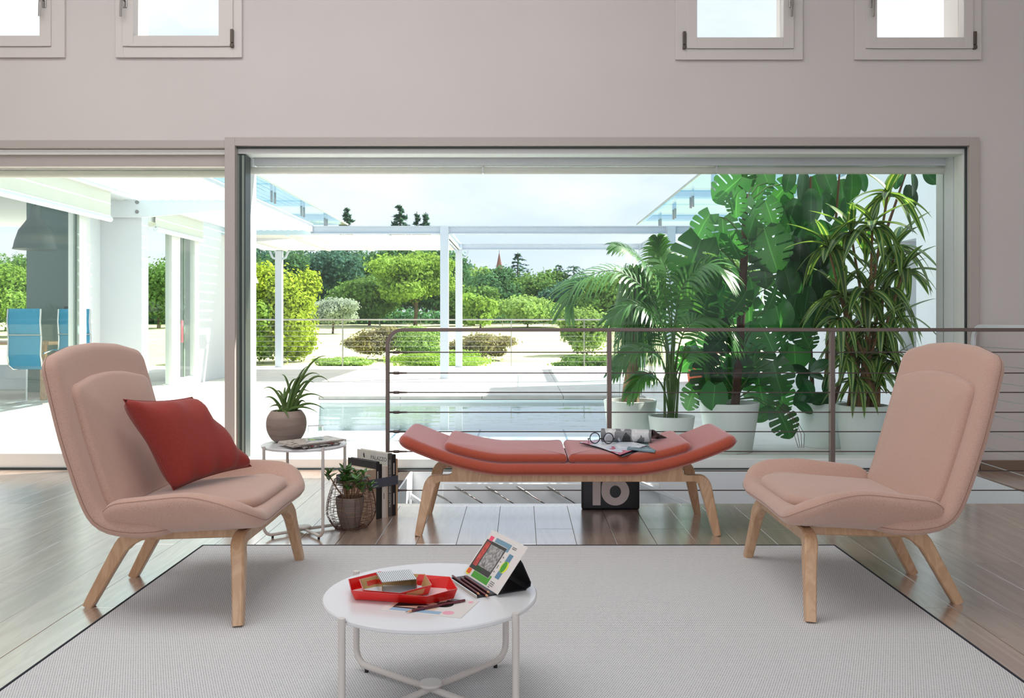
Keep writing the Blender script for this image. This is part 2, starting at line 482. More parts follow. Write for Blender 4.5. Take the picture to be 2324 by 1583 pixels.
# ---- floor with planks
fl = MB()
fl.box(-4.6, 4.6, -3.4, 5.0, -.25, -.013)
fl.box(-4.6, VOID[0], 5.0, WY, -.25, -.013)
fl.box(VOID[1], 4.6, 5.0, WY, -.25, -.013)
floor = struct('floor', 'lacquered grey brown plank floor of the living room', 'floor', fl.obj('floor', M_sub))
PW = .187
rnd = random.Random(4)
plank_cache = {}
def plank(x0, x1, y0, y1):
    g = .0008
    key = (round(x1 - x0, 3), round(y1 - y0, 3))
    if key not in plank_cache:
        a, b = (x1 - x0) / 2 - g, (y1 - y0) / 2 - g
        plank_cache[key] = MB().box(-a, a, -b, b, -.012, 0).mesh('plank', M_plank, bevel=.0012, seg=1)
    put('plank', plank_cache[key], floor, ((x0 + x1) / 2, (y0 + y1) / 2, 0))
RUG = (-1.46, 1.445, .75, 4.05)
nx = int(9.2 / PW)
for i in range(nx):
    x0 = -4.6 + i * PW; x1 = x0 + PW
    cuts = [0.0]; y = rnd.choice([.5, .8, 1.1, 1.4])
    inv = x1 > VOID[0] + .02 and x0 < VOID[1] - .02
    yend = 4.94 if inv else WY
    while y < yend - .35: cuts.append(y); y += rnd.choice([1.5, 1.8, 2.1])
    cuts.append(yend)
    for a, b in zip(cuts, cuts[1:]):
        if x0 > RUG[0] + .05 and x1 < RUG[1] - .05 and b < RUG[3] - .02: continue
        plank(x0, x1, a, b)
bx = VOID[0] - .08
for a, b in ((VOID[0] - .04, .9), (.9, 2.35), (2.35, VOID[1] + .09)):
    plank(a, b, 4.94, 5.0)

# ---- stairwell under the window
part('stairwell_lining', M_white, floor, VOID[0], VOID[1], 5.003, 5.015, -1.6, -.003)
sw = struct('wall_stairwell', 'white lining wall of the stairwell below the window', 'wall',
            MB().box(VOID[0] - .3, VOID[1] + .3, WY, WY + .2, -1.6, 0).obj('wall_stairwell', M_white))
for nm, x0, x1 in (('side_lining', VOID[0] + .001, VOID[0] + .012), ('side_lining', VOID[1] - .012, VOID[1] - .001)):
    part(nm, M_white, sw, x0, x1, 5.016, WY, -1.6, -.002)
part('landing', M_white, sw, VOID[0], VOID[1], 5.0, WY, -1.65, -1.6)

# ---- window wall with openings
X_DL, X_DR = -4.2, PX(515, WY)           # left sliding door opening
X_WL, X_WR = PX(536, WY), PX(2196, WY)   # picture window opening
Z_D, Z_W = PZ(336, WY), PZ(332, WY)
UPW = [(-136, 150, -108, 122, -84, 96, 84), (265, 551, 281, 533, 307, 500, 84), (1532, 1820, 1555, 1800, 1580, 1775, 88), (1937, 2224, 1960, 2205, 1986, 2182, 88)]
Z_U0 = {84: PZ(109, WY), 88: PZ(114, WY)}
Z_U1 = 3.95
holes = [(X_DL, X_DR, 0, Z_D), (X_WL, X_WR, -.001, Z_W)]
for u in UPW: holes.append((PX(u[2], WY), PX(u[3], WY), Z_U0[u[6]], Z_U1))
xs = sorted({-4.6, 4.6, *[h[0] for h in holes], *[h[1] for h in holes]})
zs = sorted({0, 4.6, *[max(h[2], 0) for h in holes], *[h[3] for h in holes]})
wm = MB()
for i in range(len(xs) - 1):
    for j in range(len(zs) - 1):
        cx_, cz_ = (xs[i] + xs[i + 1]) / 2, (zs[j] + zs[j + 1]) / 2
        if any(h[0] < cx_ < h[1] and h[2] < cz_ < h[3] for h in holes): continue
        wm.box(xs[i], xs[i + 1], WY, WY + WT, zs[j], zs[j + 1])
wall = struct('wall_front', 'pale pinkish grey plaster wall above and beside the windows', 'wall', wm.obj('wall_front', M_wall))
struct('wall_left', 'plain plaster side wall at the left end of the room', 'wall', MB().box(-4.7, -4.6, -3.4, WY + WT, -.2, 4.6).obj('wall_left', M_wall))
struct('wall_right', 'plain plaster side wall at the right end of the room', 'wall', MB().box(4.6, 4.7, -3.4, WY + WT, -.2, 4.6).obj('wall_right', M_wall))
struct('ceiling', 'white painted ceiling high above the room', 'ceiling', MB().box(-4.7, 4.7, -3.4, WY + WT, 4.6, 4.75).obj('ceiling', M_ceil))
struct('baseboard_right', 'low brown baseboard along the wall right of the window', 'baseboard',
       MB().box(PX(2222, WY), 4.6, WY - .018, WY, 0, .07).obj('baseboard_right', mk('baseboard_wood', srgb(134, 112, 96), .5), bevel=.003))

# ---- surrounds
t1 = struct('trim_1', 'flat grey surround framing the wide picture window', 'window trim')
part('jamb_trim', M_trim, t1, PX(513, WY), X_WL, WY - .03, WY + .0, 0, PZ(313, WY), bevel=.002)
part('jamb_trim', M_trim, t1, X_WR, PX(2218, WY), WY - .03, WY + .0, 0, PZ(313, WY), bevel=.002)
part('head_trim', M_trim, t1, X_WL, X_WR, WY - .03, WY + .0, Z_W, PZ(313, WY), bevel=.002)
t2 = struct('trim_2', 'flat grey head board above the left sliding door', 'window trim')
part('head_trim', M_trim, t2, X_DL, PX(513, WY) - .002, WY - .02, WY, Z_D, PZ(319, WY), bevel=.002)

# ---- picture window
w5 = struct('window_5', 'wide fixed picture window looking onto the terrace and pool', 'window')
gy = WY + .10
zb = PZ(1067, WY); 
part('head_frame', M_frame, w5, X_WL, X_WR, WY + .03, WY + .16, PZ(352, WY + .08), Z_W, bevel=.004)
part('gasket', M_dark, w5, X_WL, X_WR, WY + .004, WY + .03, Z_W - .012, Z_W - .002)
part('sill_frame', M_frame, w5, X_WL, X_WR, WY + .02, WY + .2, 0, .075, bevel=.006)
part('sill_gasket', M_dark, w5, X_WL, X_WR, WY + .012, WY + .02, .0, .012)
for k, (a, b, m_) in enumerate(((536, 541, M_dark), (541, 546, M_prof), (546, 550, M_dark), (550, 557, M_prof), (557, 560, M_dark))):
    part('slide_profile', m_, w5, PX(a, WY + .05), PX(b, WY + .05), WY + .02 + .012 * (k % 2), WY + .14, .075, PZ(353, WY + .05), bevel=.002)
part('jamb_frame', M_frame, w5, X_WR - .016, X_WR - .001, WY + .03, WY + .16, .075, PZ(352, WY + .08), bevel=.002)
part('jamb_gasket', M_dark, w5, X_WR - .008, X_WR - .001, WY + .004, WY + .028, .0, Z_W - .012)
part('pane', M_glass, w5, PX(560, WY + .06), X_WR - .016, gy, gy + .012, .07, PZ(350, WY + .08))
# outer reveal liners
part('reveal_liner', M_white, w5, X_WL, X_WL + .012, WY + .16, WY + .42, .0, Z_W)
part('reveal_liner', M_white, w5, X_WR - .02, X_WR - .001, WY + .165, WY + .42, .0, Z_W)
part('reveal_joint', M_prof, w5, X_WR - .024, X_WR - .018, WY + .30, WY + .306, .0, Z_W - .1)
part('reveal_head', M_white, w5, X_WL, X_WR, WY + .17, WY + .42, Z_W - .03, Z_W - .001)

# ---- left sliding door
d1 = struct('door_1', 'sliding glass door at left opening onto the terrace', 'door')
part('head_frame', M_frame, d1, X_DL, X_DR, WY + .02, WY + .14, PZ(352, WY + .05), Z_D - .004, bevel=.004)
part('leaf_head', M_trim, d1, X_DL, X_DR, WY + .05, WY + .12, PZ(378, WY + .06), PZ(352.5, WY + .06), bevel=.004)
part('leaf_foot', M_frame, d1, X_DL, X_DR, WY + .03, WY + .10, PZ(1064, WY + .03), PZ(1028, WY + .03), bevel=.006)
part('track', M_dark, d1, X_DL, X_DR, WY + .012, WY + .12, .0, .014)
part('threshold', M_white, d1, X_DL, X_DR, WY + .12, WY + .42, -.02, .012)
part('leaf_stile', M_frame, d1, X_DR - .03, X_DR - .001, WY + .04, WY + .11, .02, PZ(378, WY + .06), bevel=.003)
part('pane', M_glass_l, d1, X_DL, X_DR - .028, WY + .06, WY + .074, .11, PZ(376, WY + .06))

# ---- small upper windows
M_up = mk('tilt_window_lacquer', srgb(224, 217, 211), .4)
wnames = ['tall narrow tilt window cut by the left edge, handle on its right', 'second tilt window from the left, handle on its left stile',
          'third tilt window from the left, handle on its right stile', 'rightmost tilt window near the corner, handle on its left stile']
for k, u in enumerate(UPW):
    w = struct('window_%d' % (k + 1), wnames[k], 'window', group='small tilt windows high in the wall')
    o0, o1, s0, s1, g0, g1, gb = u; d = WY
    ob = {84: 132, 88: 137}[gb]; sb = {84: 109, 88: 114}[gb]
    X = lambda p: PX(p, d); Z = lambda p: PZ(p, d)
    top = Z_U1 + .06
    cs = MB()
    cs.box(X(o0), X(s0) + .004, d - .022, d, Z(ob), top); cs.box(X(s1) - .004, X(o1), d - .022, d, Z(ob), top)
    cs.box(X(s0) + .004, X(s1) - .004, d - .022, d, Z(ob), Z(sb) + .004); cs.box(X(s0) + .004, X(s1) - .004, d - .022, d, Z_U1 - .01, top)
    cs.obj('casing', M_up, w, bevel=.002)
    e = .004
    sh = MB()
    y0, y1 = d - .035, d + .045
    sh.box(X(s0) + e, X(g0), y0, y1, Z(sb) + e, Z_U1 - e); sh.box(X(g1), X(s1) - e, y0, y1, Z(sb) + e, Z_U1 - e)
    sh.box(X(g0), X(g1), y0, y1, Z(sb) + e, Z(gb)); sh.box(X(g0), X(g1), y0, y1, Z_U1 - .09, Z_U1 - e)
    s_ = sh.obj('sash', M_up, w, bevel=.003)
    part('pane', M_glass, w, X(g0) - .003, X(g1) + .003, d + .0, d + .01, Z(gb) - .003, Z_U1 - .088)
    hx = {0: 107, 1: 289, 2: 1792, 3: 1975}[k]
    sgn = {0: -1, 1: -1, 2: 1, 3: 1}[k]
    hm = MB(); hy = y0
    hm.box(X(hx) - .014, X(hx) + .014, hy - .008, hy, Z(22), Z(-14))
    hb = hm.obj('handle_plate', M_metal, s_, bevel=.004)
    px_ = X(hx)
    MB().tube([(px_, hy - .006, Z(6)), (px_, hy - .035, Z(5)), (px_ - .012 * sgn * 0 - .006, hy - .046, Z(9)), (px_ - .008, hy - .046, Z(20)), (px_ - .010, hy - .046, Z(46))],
              [.008, .008, .009, .009, .0085], 8).obj('handle', M_metal, s_, smooth=True)
    if k:
        qx = {1: 530, 2: 1551, 3: 2207}[k]; a = {84: (70, 111), 88: (75, 115)}[gb]
        hg = MB(); hg.box(X(qx) - .010, X(qx) + .010, d - .045, d - .02, Z(a[1] - 10), Z(a[0]))
        hg.box(X(qx) - .011, X(qx) + .011, d - .047, d - .02, Z(a[1]), Z(a[1] - 9))
        hg.obj('hinge_cover', M_bronze, w, bevel=.004)

# ---- cable balustrade around the stairwell
RY = 4.985
rz_top = PZ(748, RY)
XL, XR = PX(880, RY), VOID[1] - .0
ZC = [PZ(y, RY) for y in (799, 846, 890, 935, 979, 1024, 1068, 1112)]
b1 = thing('cable_balustrade', 'long bronze steel balustrade with horizontal cables behind the bench', 'railing')
arc = [(XL, RY, 0)]
rr = .085
for j in range(9):
    a = PI - j * PI / 2 / 8
    arc.append((XL + rr + rr * math.cos(a), RY, rz_top - rr + rr * math.sin(a)))
arc.append((XR, RY, rz_top))
MB().bar(arc, .036, .02, (0, 1, 0)).obj('top_rail', M_rail, b1, bevel=0)
for xp in (1382.5, 1888):
    part('post', M_rail, b1, PX(xp - 5, RY), PX(xp + 5, RY), RY - .02, RY + .02, 0, rz_top - .008, bevel=.002)
part('post', M_rail, b1, XR - .013, XR + .012, RY - .02, RY + .02, 0, rz_top - .008, bevel=.002)
for z in ZC:
    MB().tube([(XL + .01, RY, z), (XR - .005, RY, z)], .0032, 6).obj('cable', M_cable, b1, smooth=True)
    for x, s in ((XL, 1), (XR, -1)):
        MB().tube([(x + s * .012, RY, z), (x + s * .03, RY, z), (x + s * .035, RY, z), (x + s * .062, RY, z), (x + s * .068, RY, z), (x + s * .11, RY, z)],
                  [.005, .005, .0085, .0085, .0055, .0045], 8).obj('turnbuckle', M_cable, b1, smooth=True)
b2 = thing('cable_balustrade', 'short white balustrade at right running from the wall toward the room', 'railing')
X2 = VOID[1] + .06
arc = [(X2, WY - .05, 0)]
for j in range(7):
    a = PI - j * PI / 2 / 6
    arc.append((X2, WY - .05 - .09 - .09 * math.cos(a), .99 - .09 + .09 * math.sin(a)))
arc += [(X2, 5.06, .99), (X2, 5.0, .96), (X2, 5.0, 0)]
MB().bar(arc, .02, .036, (0, 0, 1) if False else (1, 0, 0)).obj('top_rail', M_steelw, b2)
for z in ZC:
    MB().tube([(X2, WY - .06, z - .0), (X2, 5.01, z)], .0032, 6).obj('cable', mk('bright_cable', srgb(205, 208, 208), .3, metal=.5) if 'bright_cable' not in MATS else MATS['bright_cable'], b2, smooth=True)
    MB().tube([(X2, WY - .065, z), (X2, WY - .1, z)], [.008, .006], 8).obj('turnbuckle', M_metal, b2, smooth=True)

# ---- rail of the descending stair, seen through the opening
b3 = thing('stair_railing', 'white stair rail with slanting cables descending inside the stairwell', 'railing')
SY = 5.98
part('stringer', M_white, b3, PX(1003, SY), PX(1500, SY), SY + .03, SY + .06, PZ(1107, SY) - .12, PZ(1098, SY), bevel=.02, smooth=True)
for x in (992, 1037, 1107, 1177, 1247):
    y = 1121 if x == 992 else 1106
    a = PT(x, y, SY); dr = Vector((60, 0, -37)).normalized()
    MB().tube([a, a + dr * .45], .0035, 6).obj('cable', M_cable, b3, smooth=True)
    MB().tube([a - dr * .02, a, a + dr * .07, a + dr * .1], [.003, .009, .008, .004], 8).obj('turnbuckle', M_metal, b3, smooth=True)
MB().bar([PT(880, 1090, SY), PT(905, 1105, SY), PT(990, 1166, SY)], .03, .03, (0, 1, 0)).obj('handrail', M_steelw, b3)
MB().bar([PT(1440, 1090, SY), PT(1455, 1096, SY), PT(1580, 1150, SY)], .03, .03, (0, 1, 0)).obj('handrail', M_steelw, b3)
# ================================================================== FURNITURE
# ---- rug
def mk_rug():
    m = bpy.data.materials.new('woven_rug'); m.use_nodes = True
    N, L = m.node_tree.nodes, m.node_tree.links
    b = N['Principled BSDF']; b.inputs['Roughness'].default_value = .95; b.inputs['Specular IOR Level'].default_value = .1
    tc = N.new('ShaderNodeTexCoord'); sp = N.new('ShaderNodeSeparateXYZ'); L.new(tc.outputs['Object'], sp.inputs['Vector'])
    def math_(op, a, bb=None, c=None):
        n = N.new('ShaderNodeMath'); n.operation = op
        for i, v in enumerate((a, bb, c)):
            if v is None: continue
            if isinstance(v, (int, float)): n.inputs[i].default_value = v
            else: L.new(v, n.inputs[i])
        return n.outputs[0]
    sx, sy = .0074, .0086
    row = math_('DIVIDE', sp.outputs['Y'], sy)
    rf = math_('FLOOR', row); par = math_('MODULO', rf, 2.0); off = math_('MULTIPLY', math_('ABSOLUTE', par), .5)
    u = math_('FRACT', math_('ADD', math_('DIVIDE', sp.outputs['X'], sx), off)); v = math_('FRACT', row)
    du = math_('SUBTRACT', u, .5); dv = math_('SUBTRACT', v, .5)
    d = math_('SQRT', math_('ADD', math_('MULTIPLY', math_('MULTIPLY', du, du), 1.6), math_('MULTIPLY', math_('MULTIPLY', dv, dv), 2.2)))
    no = N.new('ShaderNodeTexNoise'); no.inputs['Scale'].default_value = 190; L.new(tc.outputs['Object'], no.inputs['Vector'])
    d2 = math_('ADD', d, math_('MULTIPLY', math_('SUBTRACT', no.outputs['Fac'], .5), .28))
    mr = N.new('ShaderNodeMapRange'); mr.interpolation_type = 'SMOOTHSTEP'; mr.inputs['From Min'].default_value = .16; mr.inputs['From Max'].default_value = .38
    L.new(d2, mr.inputs['Value'])
    n2 = N.new('ShaderNodeTexNoise'); n2.inputs['Scale'].default_value = 2.2; L.new(tc.outputs['Object'], n2.inputs['Vector'])
    mx = N.new('ShaderNodeMix'); mx.data_type = 'RGBA'
    mx.inputs['A'].default_value = (*srgb(92, 92, 98), 1); mx.inputs['B'].default_value = (*srgb(222, 221, 221), 1)
    L.new(mr.outputs['Result'], mx.inputs['Factor']); L.new(mx.outputs['Result'], b.inputs['Base Color'])
    bp = N.new('ShaderNodeBump'); bp.inputs['Strength'].default_value = .6; bp.inputs['Distance'].default_value = .002
    L.new(mr.outputs['Result'], bp.inputs['Height']); L.new(bp.outputs['Normal'], b.inputs['Normal'])
    return m
M_rug = mk_rug(); M_rugb = mk('rug_border', srgb(44, 46, 56), .9, bump=.6, bscale=300)
rug = thing('rug', 'large pale grey woven rug with dark dots and thin dark border', 'rug')
RZ = .008
part('weave', M_rug, rug, RUG[0] + .006, RUG[1] - .006, RUG[2] + .006, RUG[3] - .006, 0, RZ)
for a, b in (((RUG[0], RUG[2]), (RUG[0], RUG[3])), ((RUG[0], RUG[3]), (RUG[1], RUG[3])), ((RUG[1], RUG[3]), (RUG[1], RUG[2])), ((RUG[1], RUG[2]), (RUG[0], RUG[2]))):
    MB().bar([(*a, .0052), (*b, .0052)], .012, .0098, Vector((b[1] - a[1], b[0] - a[0], 0)), c=.8).obj('border', M_rugb, rug)

# ---- lounge chairs (local: +x forward)
def path_interp(pts):
    P = [Vector(p) for p in pts]
    # catmull-rom dense sampling, arclength table
    dense = []
    for i in range(len(P) - 1):
        p0 = P[max(i - 1, 0)]; p1 = P[i]; p2 = P[i + 1]; p3 = P[min(i + 2, len(P) - 1)]
        for j in range(16):
            t = j / 16
            dense.append(.5 * ((2 * p1) + (p2 - p0) * t + (2 * p0 - 5 * p1 + 4 * p2 - p3) * t * t + (3 * p1 - p0 - 3 * p2 + p3) * t ** 3))
    dense.append(P[-1])
    L_ = [0]
    for a, b in zip(dense, dense[1:]): L_.append(L_[-1] + (b - a).length)
    def f(s):
        if s <= 0:
            t = (dense[1] - dense[0]).normalized(); return dense[0] + t * s, t
        if s >= L_[-1]:
            t = (dense[-1] - dense[-2]).normalized(); return dense[-1] + t * (s - L_[-1]), t
        lo, hi = 0, len(L_) - 1
        while hi - lo > 1:
            m = (lo + hi) // 2
            if L_[m] <= s: lo = m
            else: hi = m
        k = (s - L_[lo]) / max(L_[hi] - L_[lo], 1e-9)
        a = max(lo - 1, 0); b = min(hi + 1, len(dense) - 1)
        return dense[lo].lerp(dense[hi], k), (dense[b] - dense[a]).normalized()
    return f, L_[-1]

BK, BL = path_interp([(.06, .312), (-.02, .312), (-.09, .314), (-.165, .328), (-.213, .365), (-.25, .447), (-.300, .60), (-.341, .75), (-.380, .90), (-.391, .945)])
def back_map(s, t, n):
    p, tg = BK(s)
    # front normal: towards +u / up
    nv = Vector((tg.y, -tg.x))
    bow = .010 * (abs(t) / .385) ** 2.2 * min(1, max(0, (s - .15) / .3))       # sides wrap forward a little
    q = p + nv * (n + bow)
    return (q.x, t, q.y)
fold_t0, fold_t1, fold_a = .225, .33, math.radians(54)
def fold(t, ka=1.0):
    a = abs(t); fold_a = math.radians(54) * ka; sg = 1 if t >= 0 else -1
    if a <= fold_t0: return t, 0.0, 0.0
    k = min(a, fold_t1) - fold_t0; w = fold_t1 - fold_t0
    n = 12; x = fold_t0; z = 0; 
    for i in range(n):
        an = fold_a * ((i + .5) / n) * (k / w); x += math.cos(an) * k / n; z += math.sin(an) * k / n
    an = fold_a * (k / w)
    if a > fold_t1: x += math.cos(an) * (a - fold_t1); z += math.sin(an) * (a - fold_t1)
    return sg * x, z, sg * an
def seat_map(s, t, n):
    q_ = min(1, max(0, (s - .07) / .29)); q_ = q_ * q_ * (3 - 2 * q_)
    v, dz, an = fold(t, 1 - .48 * q_)
    amt = 1.0
    z0 = .308 + .028 * (s + .17) / .5
    return (s - math.sin(abs(an)) * 0, v - math.sin(an) * n, z0 + dz * amt + math.cos(an) * n)

def build_chair(label):
    t = thing('lounge_chair', label, 'chair', group='pink lounge chairs')
    bo = rounded([(.02, -.33), (BL - .035, -.365), (BL + .002, -.18), (BL + .012, 0), (BL + .002, .18), (BL - .035, .365), (.02, .33)][:], [.10, .06, .5, .8, .5, .06, .10])
    # flare: sides slightly wider in the middle
    bo = [(s, tt * (1 + .09 * math.sin(min(max(s / BL, 0), 1) * PI))) for s, tt in bo]
    sh = put('back_shell', pad_mesh('back_shell', bo, .031, .034, back_map, mat=M_pink), t)
    outline_tube(bo, back_map, -.006, .0007, .0001).obj('seam', M_seam, sh, smooth=True)
    co = rounded([(.23, -.295), (BL - .15, -.305), (BL - .118, -.13), (BL - .11, 0), (BL - .118, .13), (BL - .15, .305), (.23, .295)], [.05, .05, .5, .8, .5, .05, .05])
    put('back_cushion', pad_mesh('back_cushion', co, .026, .02, lambda s, tt, n: back_map(s, tt, n + .030), crown=.02, mat=M_pink, power=3), t)
    so = rounded([(-.20, -.40), (.30, -.435), (.365, -.30), (.355, 0), (.365, .30), (.30, .435), (-.20, .40)], [.09, .13, .16, .8, .16, .13, .09])
    ss = put('seat_shell', pad_mesh('seat_shell', so, .033, .036, seat_map, mat=M_pink, crown_b=.006), t)
    outline_tube(so, seat_map, -.008, .0007, .0001).obj('seam', M_seam, ss, smooth=True)
    cu = rounded([(-.19, -.285), (.23, -.32), (.318, -.2), (.32, 0), (.318, .2), (.23, .32), (-.19, .285)], [.05, .09, .15, .5, .15, .09, .05])
    put('seat_cushion', pad_mesh('seat_cushion', cu, .024, .022, lambda s, tt, n: seat_map(s, tt, n + .044), crown=.016, mat=M_pink, power=3), t)
    # wooden frame
    fz = .262
    for sg in (-1, 1):
        MB().bar([(-.13, sg * .172, fz - .001), (.0, sg * .172, fz + .004), (.262, sg * .172, fz + .012)], .032, .042, (0, 1, 0)).obj('side_rail', M_birch, t)
        MB().bar([(-.31, sg * .187, 0.0), (-.205, sg * .176, .195), (-.182, sg * .174, .228), (-.155, sg * .1725, .250), (-.12, sg * .172, fz - .001)],
                 [.034, .036, .036, .034, .032], [.036, .05, .056, .054, .042], (0, 1, 0), sub=5).obj('leg', M_birch, t, smooth=True, angle=30)
        MB().bar([(.31, sg * .415, RZ), (.292, sg * .352, .175), (.286, sg * .335, .222), (.278, sg * .312, .252), (.274, sg * .28, .270), (.272, sg * .25, .274)],
                 [.034, .042, .046, .046, .044, .042], [.036, .046, .052, .056, .048, .044], (1, 0, 0), sub=5).obj('leg', M_birch, t, smooth=True, angle=30)
    MB().bar([(.272, -.255, .274), (.272, 0, .272), (.272, .255, .274)], .042, .044, (1, 0, 0)).obj('crossbar', M_birch, t)
    for sx in (-.06, .2):
        MB().lathe([(.012, 0), (.012, .03)], 12, (sx, .172, fz + .018)).obj('spacer', M_dark, t)
        MB().lathe([(.012, 0), (.012, .03)], 12, (sx, -.172, fz + .018)).obj('spacer', M_dark, t)
    return t
ch1 = build_chair('pink wool lounge chair at left with brick red cushion in its seat')
ch1.location = (-1.265, 3.40, 0)
ch2 = copy_tree(ch1); ch2['label'] = 'pink wool lounge chair at right with an empty seat'
ch2.location = (1.305, 3.44, 0); ch2.rotation_euler = (0, 0, PI)

# ---- red cushion
def cushion():
    A, B, C, D = Vector((-1.500, 3.25, .742)), PT(415, 906, 3.55), PT(550, 1062, 3.66), PT(372, 1116, 3.36)
    N_ = 22
    nrm = (B - A).cross(D - A).normalized()
    if nrm.x < 0: nrm = -nrm
    rn = random.Random(3)
    vs, fs = [], []
    def pt(i, j, sg):
        u, v = i / N_, j / N_
        # pinched sides
        a, b = 2 * u - 1, 2 * v - 1
        pu = 1 - .07 * (1 - b * b); pv = 1 - .07 * (1 - a * a)
        uu = .5 + a / 2 * (1 - .075 * (1 - b * b)) ; vv = .5 + b / 2 * (1 - .075 * (1 - a * a))
        p = A.lerp(B, uu).lerp(D.lerp(C, uu), vv)
        pf = ((1 - a ** 4) * (1 - b ** 4)) ** .55
        cr = .011 * math.sin(9 * a + 5 * b + 3 * a * b) * (1 - pf) * pf * 4
        return p + nrm * (sg * (.085 * pf + cr))
    for sg in (1, -1):
        o = len(vs)
        for i in range(N_ + 1):
            for j in range(N_ + 1): vs.append(pt(i, j, sg))
        for i in range(N_):
            for j in range(N_):
                q = (o + i * (N_ + 1) + j, o + (i + 1) * (N_ + 1) + j, o + (i + 1) * (N_ + 1) + j + 1, o + i * (N_ + 1) + j + 1)
                fs.append(q if sg > 0 else q[::-1])
    m = MB(); m.add([p + nrm * .05 for p in vs], fs)
    t = thing('cushion', 'brick red square cushion leaning in the left chair', 'cushion')
    m.obj('cover', M_red, t, smooth=True, angle=180)
    edge = [pt(i, 0, 0) for i in range(N_ + 1)] + [pt(N_, j, 0) for j in range(1, N_ + 1)] + [pt(i, N_, 0) for i in range(N_ - 1, -1, -1)] + [pt(0, j, 0) for j in range(N_ - 1, 0, -1)]
    MB().tube([p + nrm * .05 for p in edge], .0022, 5, closed=True).obj('seam', M_red, t, smooth=True)
cushion()

# ---- bench
bn = thing('upholstered_bench', 'coral upholstered bench with upturned ends on a birch frame', 'bench')
BX, BY = .229, 4.50
def bench_z(u):
    a = abs(u); k = max(0, a - .31) / .50
    return .145 * k ** 1.6
def bench_map(z0):
    def f(s, t, n):
        h = 1e-3; sl = (bench_z(s + h) - bench_z(s - h)) / (2 * h); l = math.hypot(1, sl)
        return (BX + s - sl / l * n, BY + t, z0 + bench_z(s) + n / l)
    return f
ol = rounded([(-.815, -.285), (.815, -.285), (.815, .285), (-.815, .285)], .06)
bb = put('seat_base', pad_mesh('seat_base', ol, .030, .034, bench_map(.322), mat=M_coral), bn)
outline_tube(ol, bench_map(.322), -.012, .0008, .0001).obj('seam', M_seamc, bb, smooth=True)
for sg in (-1, 1):
    cl = rounded([(sg * .003, -.262), (sg * .60, -.262), (sg * .60, .262), (sg * .003, .262)], [.012, .05, .05, .012])
    put('seat_cushion', pad_mesh('seat_cushion', cl, .022, .024, lambda s, t, n: bench_map(.374)(s, t, n), crown=.008, mat=M_coral, power=4), bn)
for sy in (-1, 1):
    y = BY + sy * .20
    top = []
    prof = []
    for i in range(25):
        u = -.56 + 1.12 * i / 24
        prof.append((u, .291 + bench_z(u) - .002))
    poly = [(-.64, .256)] + [(.64, .256)] + [(.64, .288), (.585, .288), (.57, .291), (.562, .300)] + [p for p in reversed(prof)] + [(-.562, .300), (-.57, .291), (-.585, .288), (-.64, .288)]
    # polygon strip
    m = MB()
    fr = lambda a, b, c, y=y: (BX + a, y - .018 + c, b)
    m.prism(poly, fr, .036)
    m.obj('side_rail', M_birch, bn, bevel=.003)
    for sx in (-1, 1):
        yf = BY + sy * .24
        MB().bar([(BX + sx * .722, yf, 0), (BX + sx * .678, y + sy * .012, .205), (BX + sx * .668, y + sy * .004, .240), (BX + sx * .655, y, .262), (BX + sx * .628, y, .270)],
                 [.034, .036, .036, .036, .036], [.034, .055, .058, .05, .036], (0, 1, 0), sub=5).obj('leg', M_birch, bn, smooth=True, angle=30)
for sx in (-.45, .45):
    part('cross_rail', M_birch, bn, BX + sx - .02, BX + sx + .02, BY - .19, BY + .19, .255, .29, bevel=.003)

# ---- coffee table
M_ctop = mk('white_table_top', srgb(226, 226, 228), .32, coat=.3, coat_rough=.15)
M_ctube = mk('white_tube', srgb(214, 206, 200), .35)
M_foot = mk('black_foot', srgb(28, 26, 26), .5)
def round_table(label, cx, cy, r, h, angs, tr, name='coffee_table'):
    t = thing(name, label, 'table', (cx, cy, 0))
    m = MB(); m.lathe([(0, h - .013), (r - .003, h - .013), (r, h - .010), (r, h - .003), (r - .003, h), (0, h)], 96)
    m.obj('table_top', M_ctop, t, smooth=True)
    for a in angs:
        ca, sa = math.cos(a), math.sin(a); R = r + tr
        pts = [(R * ca, R * sa, h + .006)]
        rc = .045
        base = RZ + .008 + tr if name == 'coffee_table' else .008 + tr
        pts.append((R * ca, R * sa, base + rc))
        for j in range(1, 7):
            q = PI / 2 * j / 6
            k = R - rc * (1 - math.cos(q)); pts.append((k * ca, k * sa, base + rc - rc * math.sin(q)))
        pts.append((.0 * ca, .0 * sa, base))
        lg = MB().tube(pts, tr, 10).obj('leg', M_ctube, t, smooth=True)
        MB().lathe([(.006, 0), (.006, .009)], 10, ((R - rc) * ca, (R - rc) * sa, RZ if name == 'coffee_table' else 0)).obj('foot', M_foot, lg)
        MB().bar([((R) * ca, (R) * sa, h - .008), ((r - .03) * ca, (r - .03) * sa, h - .016)], .016, .005, (-sa, ca, 0)).obj('bracket', M_ctube, lg)
    MB().lathe([(0, base + tr - .004), (.03, base + tr - .002), (.034, base + tr + .004), (.03, base + tr + .009), (0, base + tr + .012)], 24).obj('hub', M_ctube, t, smooth=True)
    return t
CT = (-.248, 2.44, .294, .292)
round_table('low round white coffee table on bent tube legs', *CT, [math.atan2(-.74, -.65), math.atan2(-.63, .78), math.atan2(.6, -.78), math.atan2(.74, .67)], .0095)
ST = (-1.062, 4.33, .205, .435)
round_table('small round white side table behind the left chair', *ST, [math.atan2(-.13, -.142), math.atan2(-.18, .138), math.atan2(.13, .19), math.atan2(.16, -.12)], .0075, 'side_table')
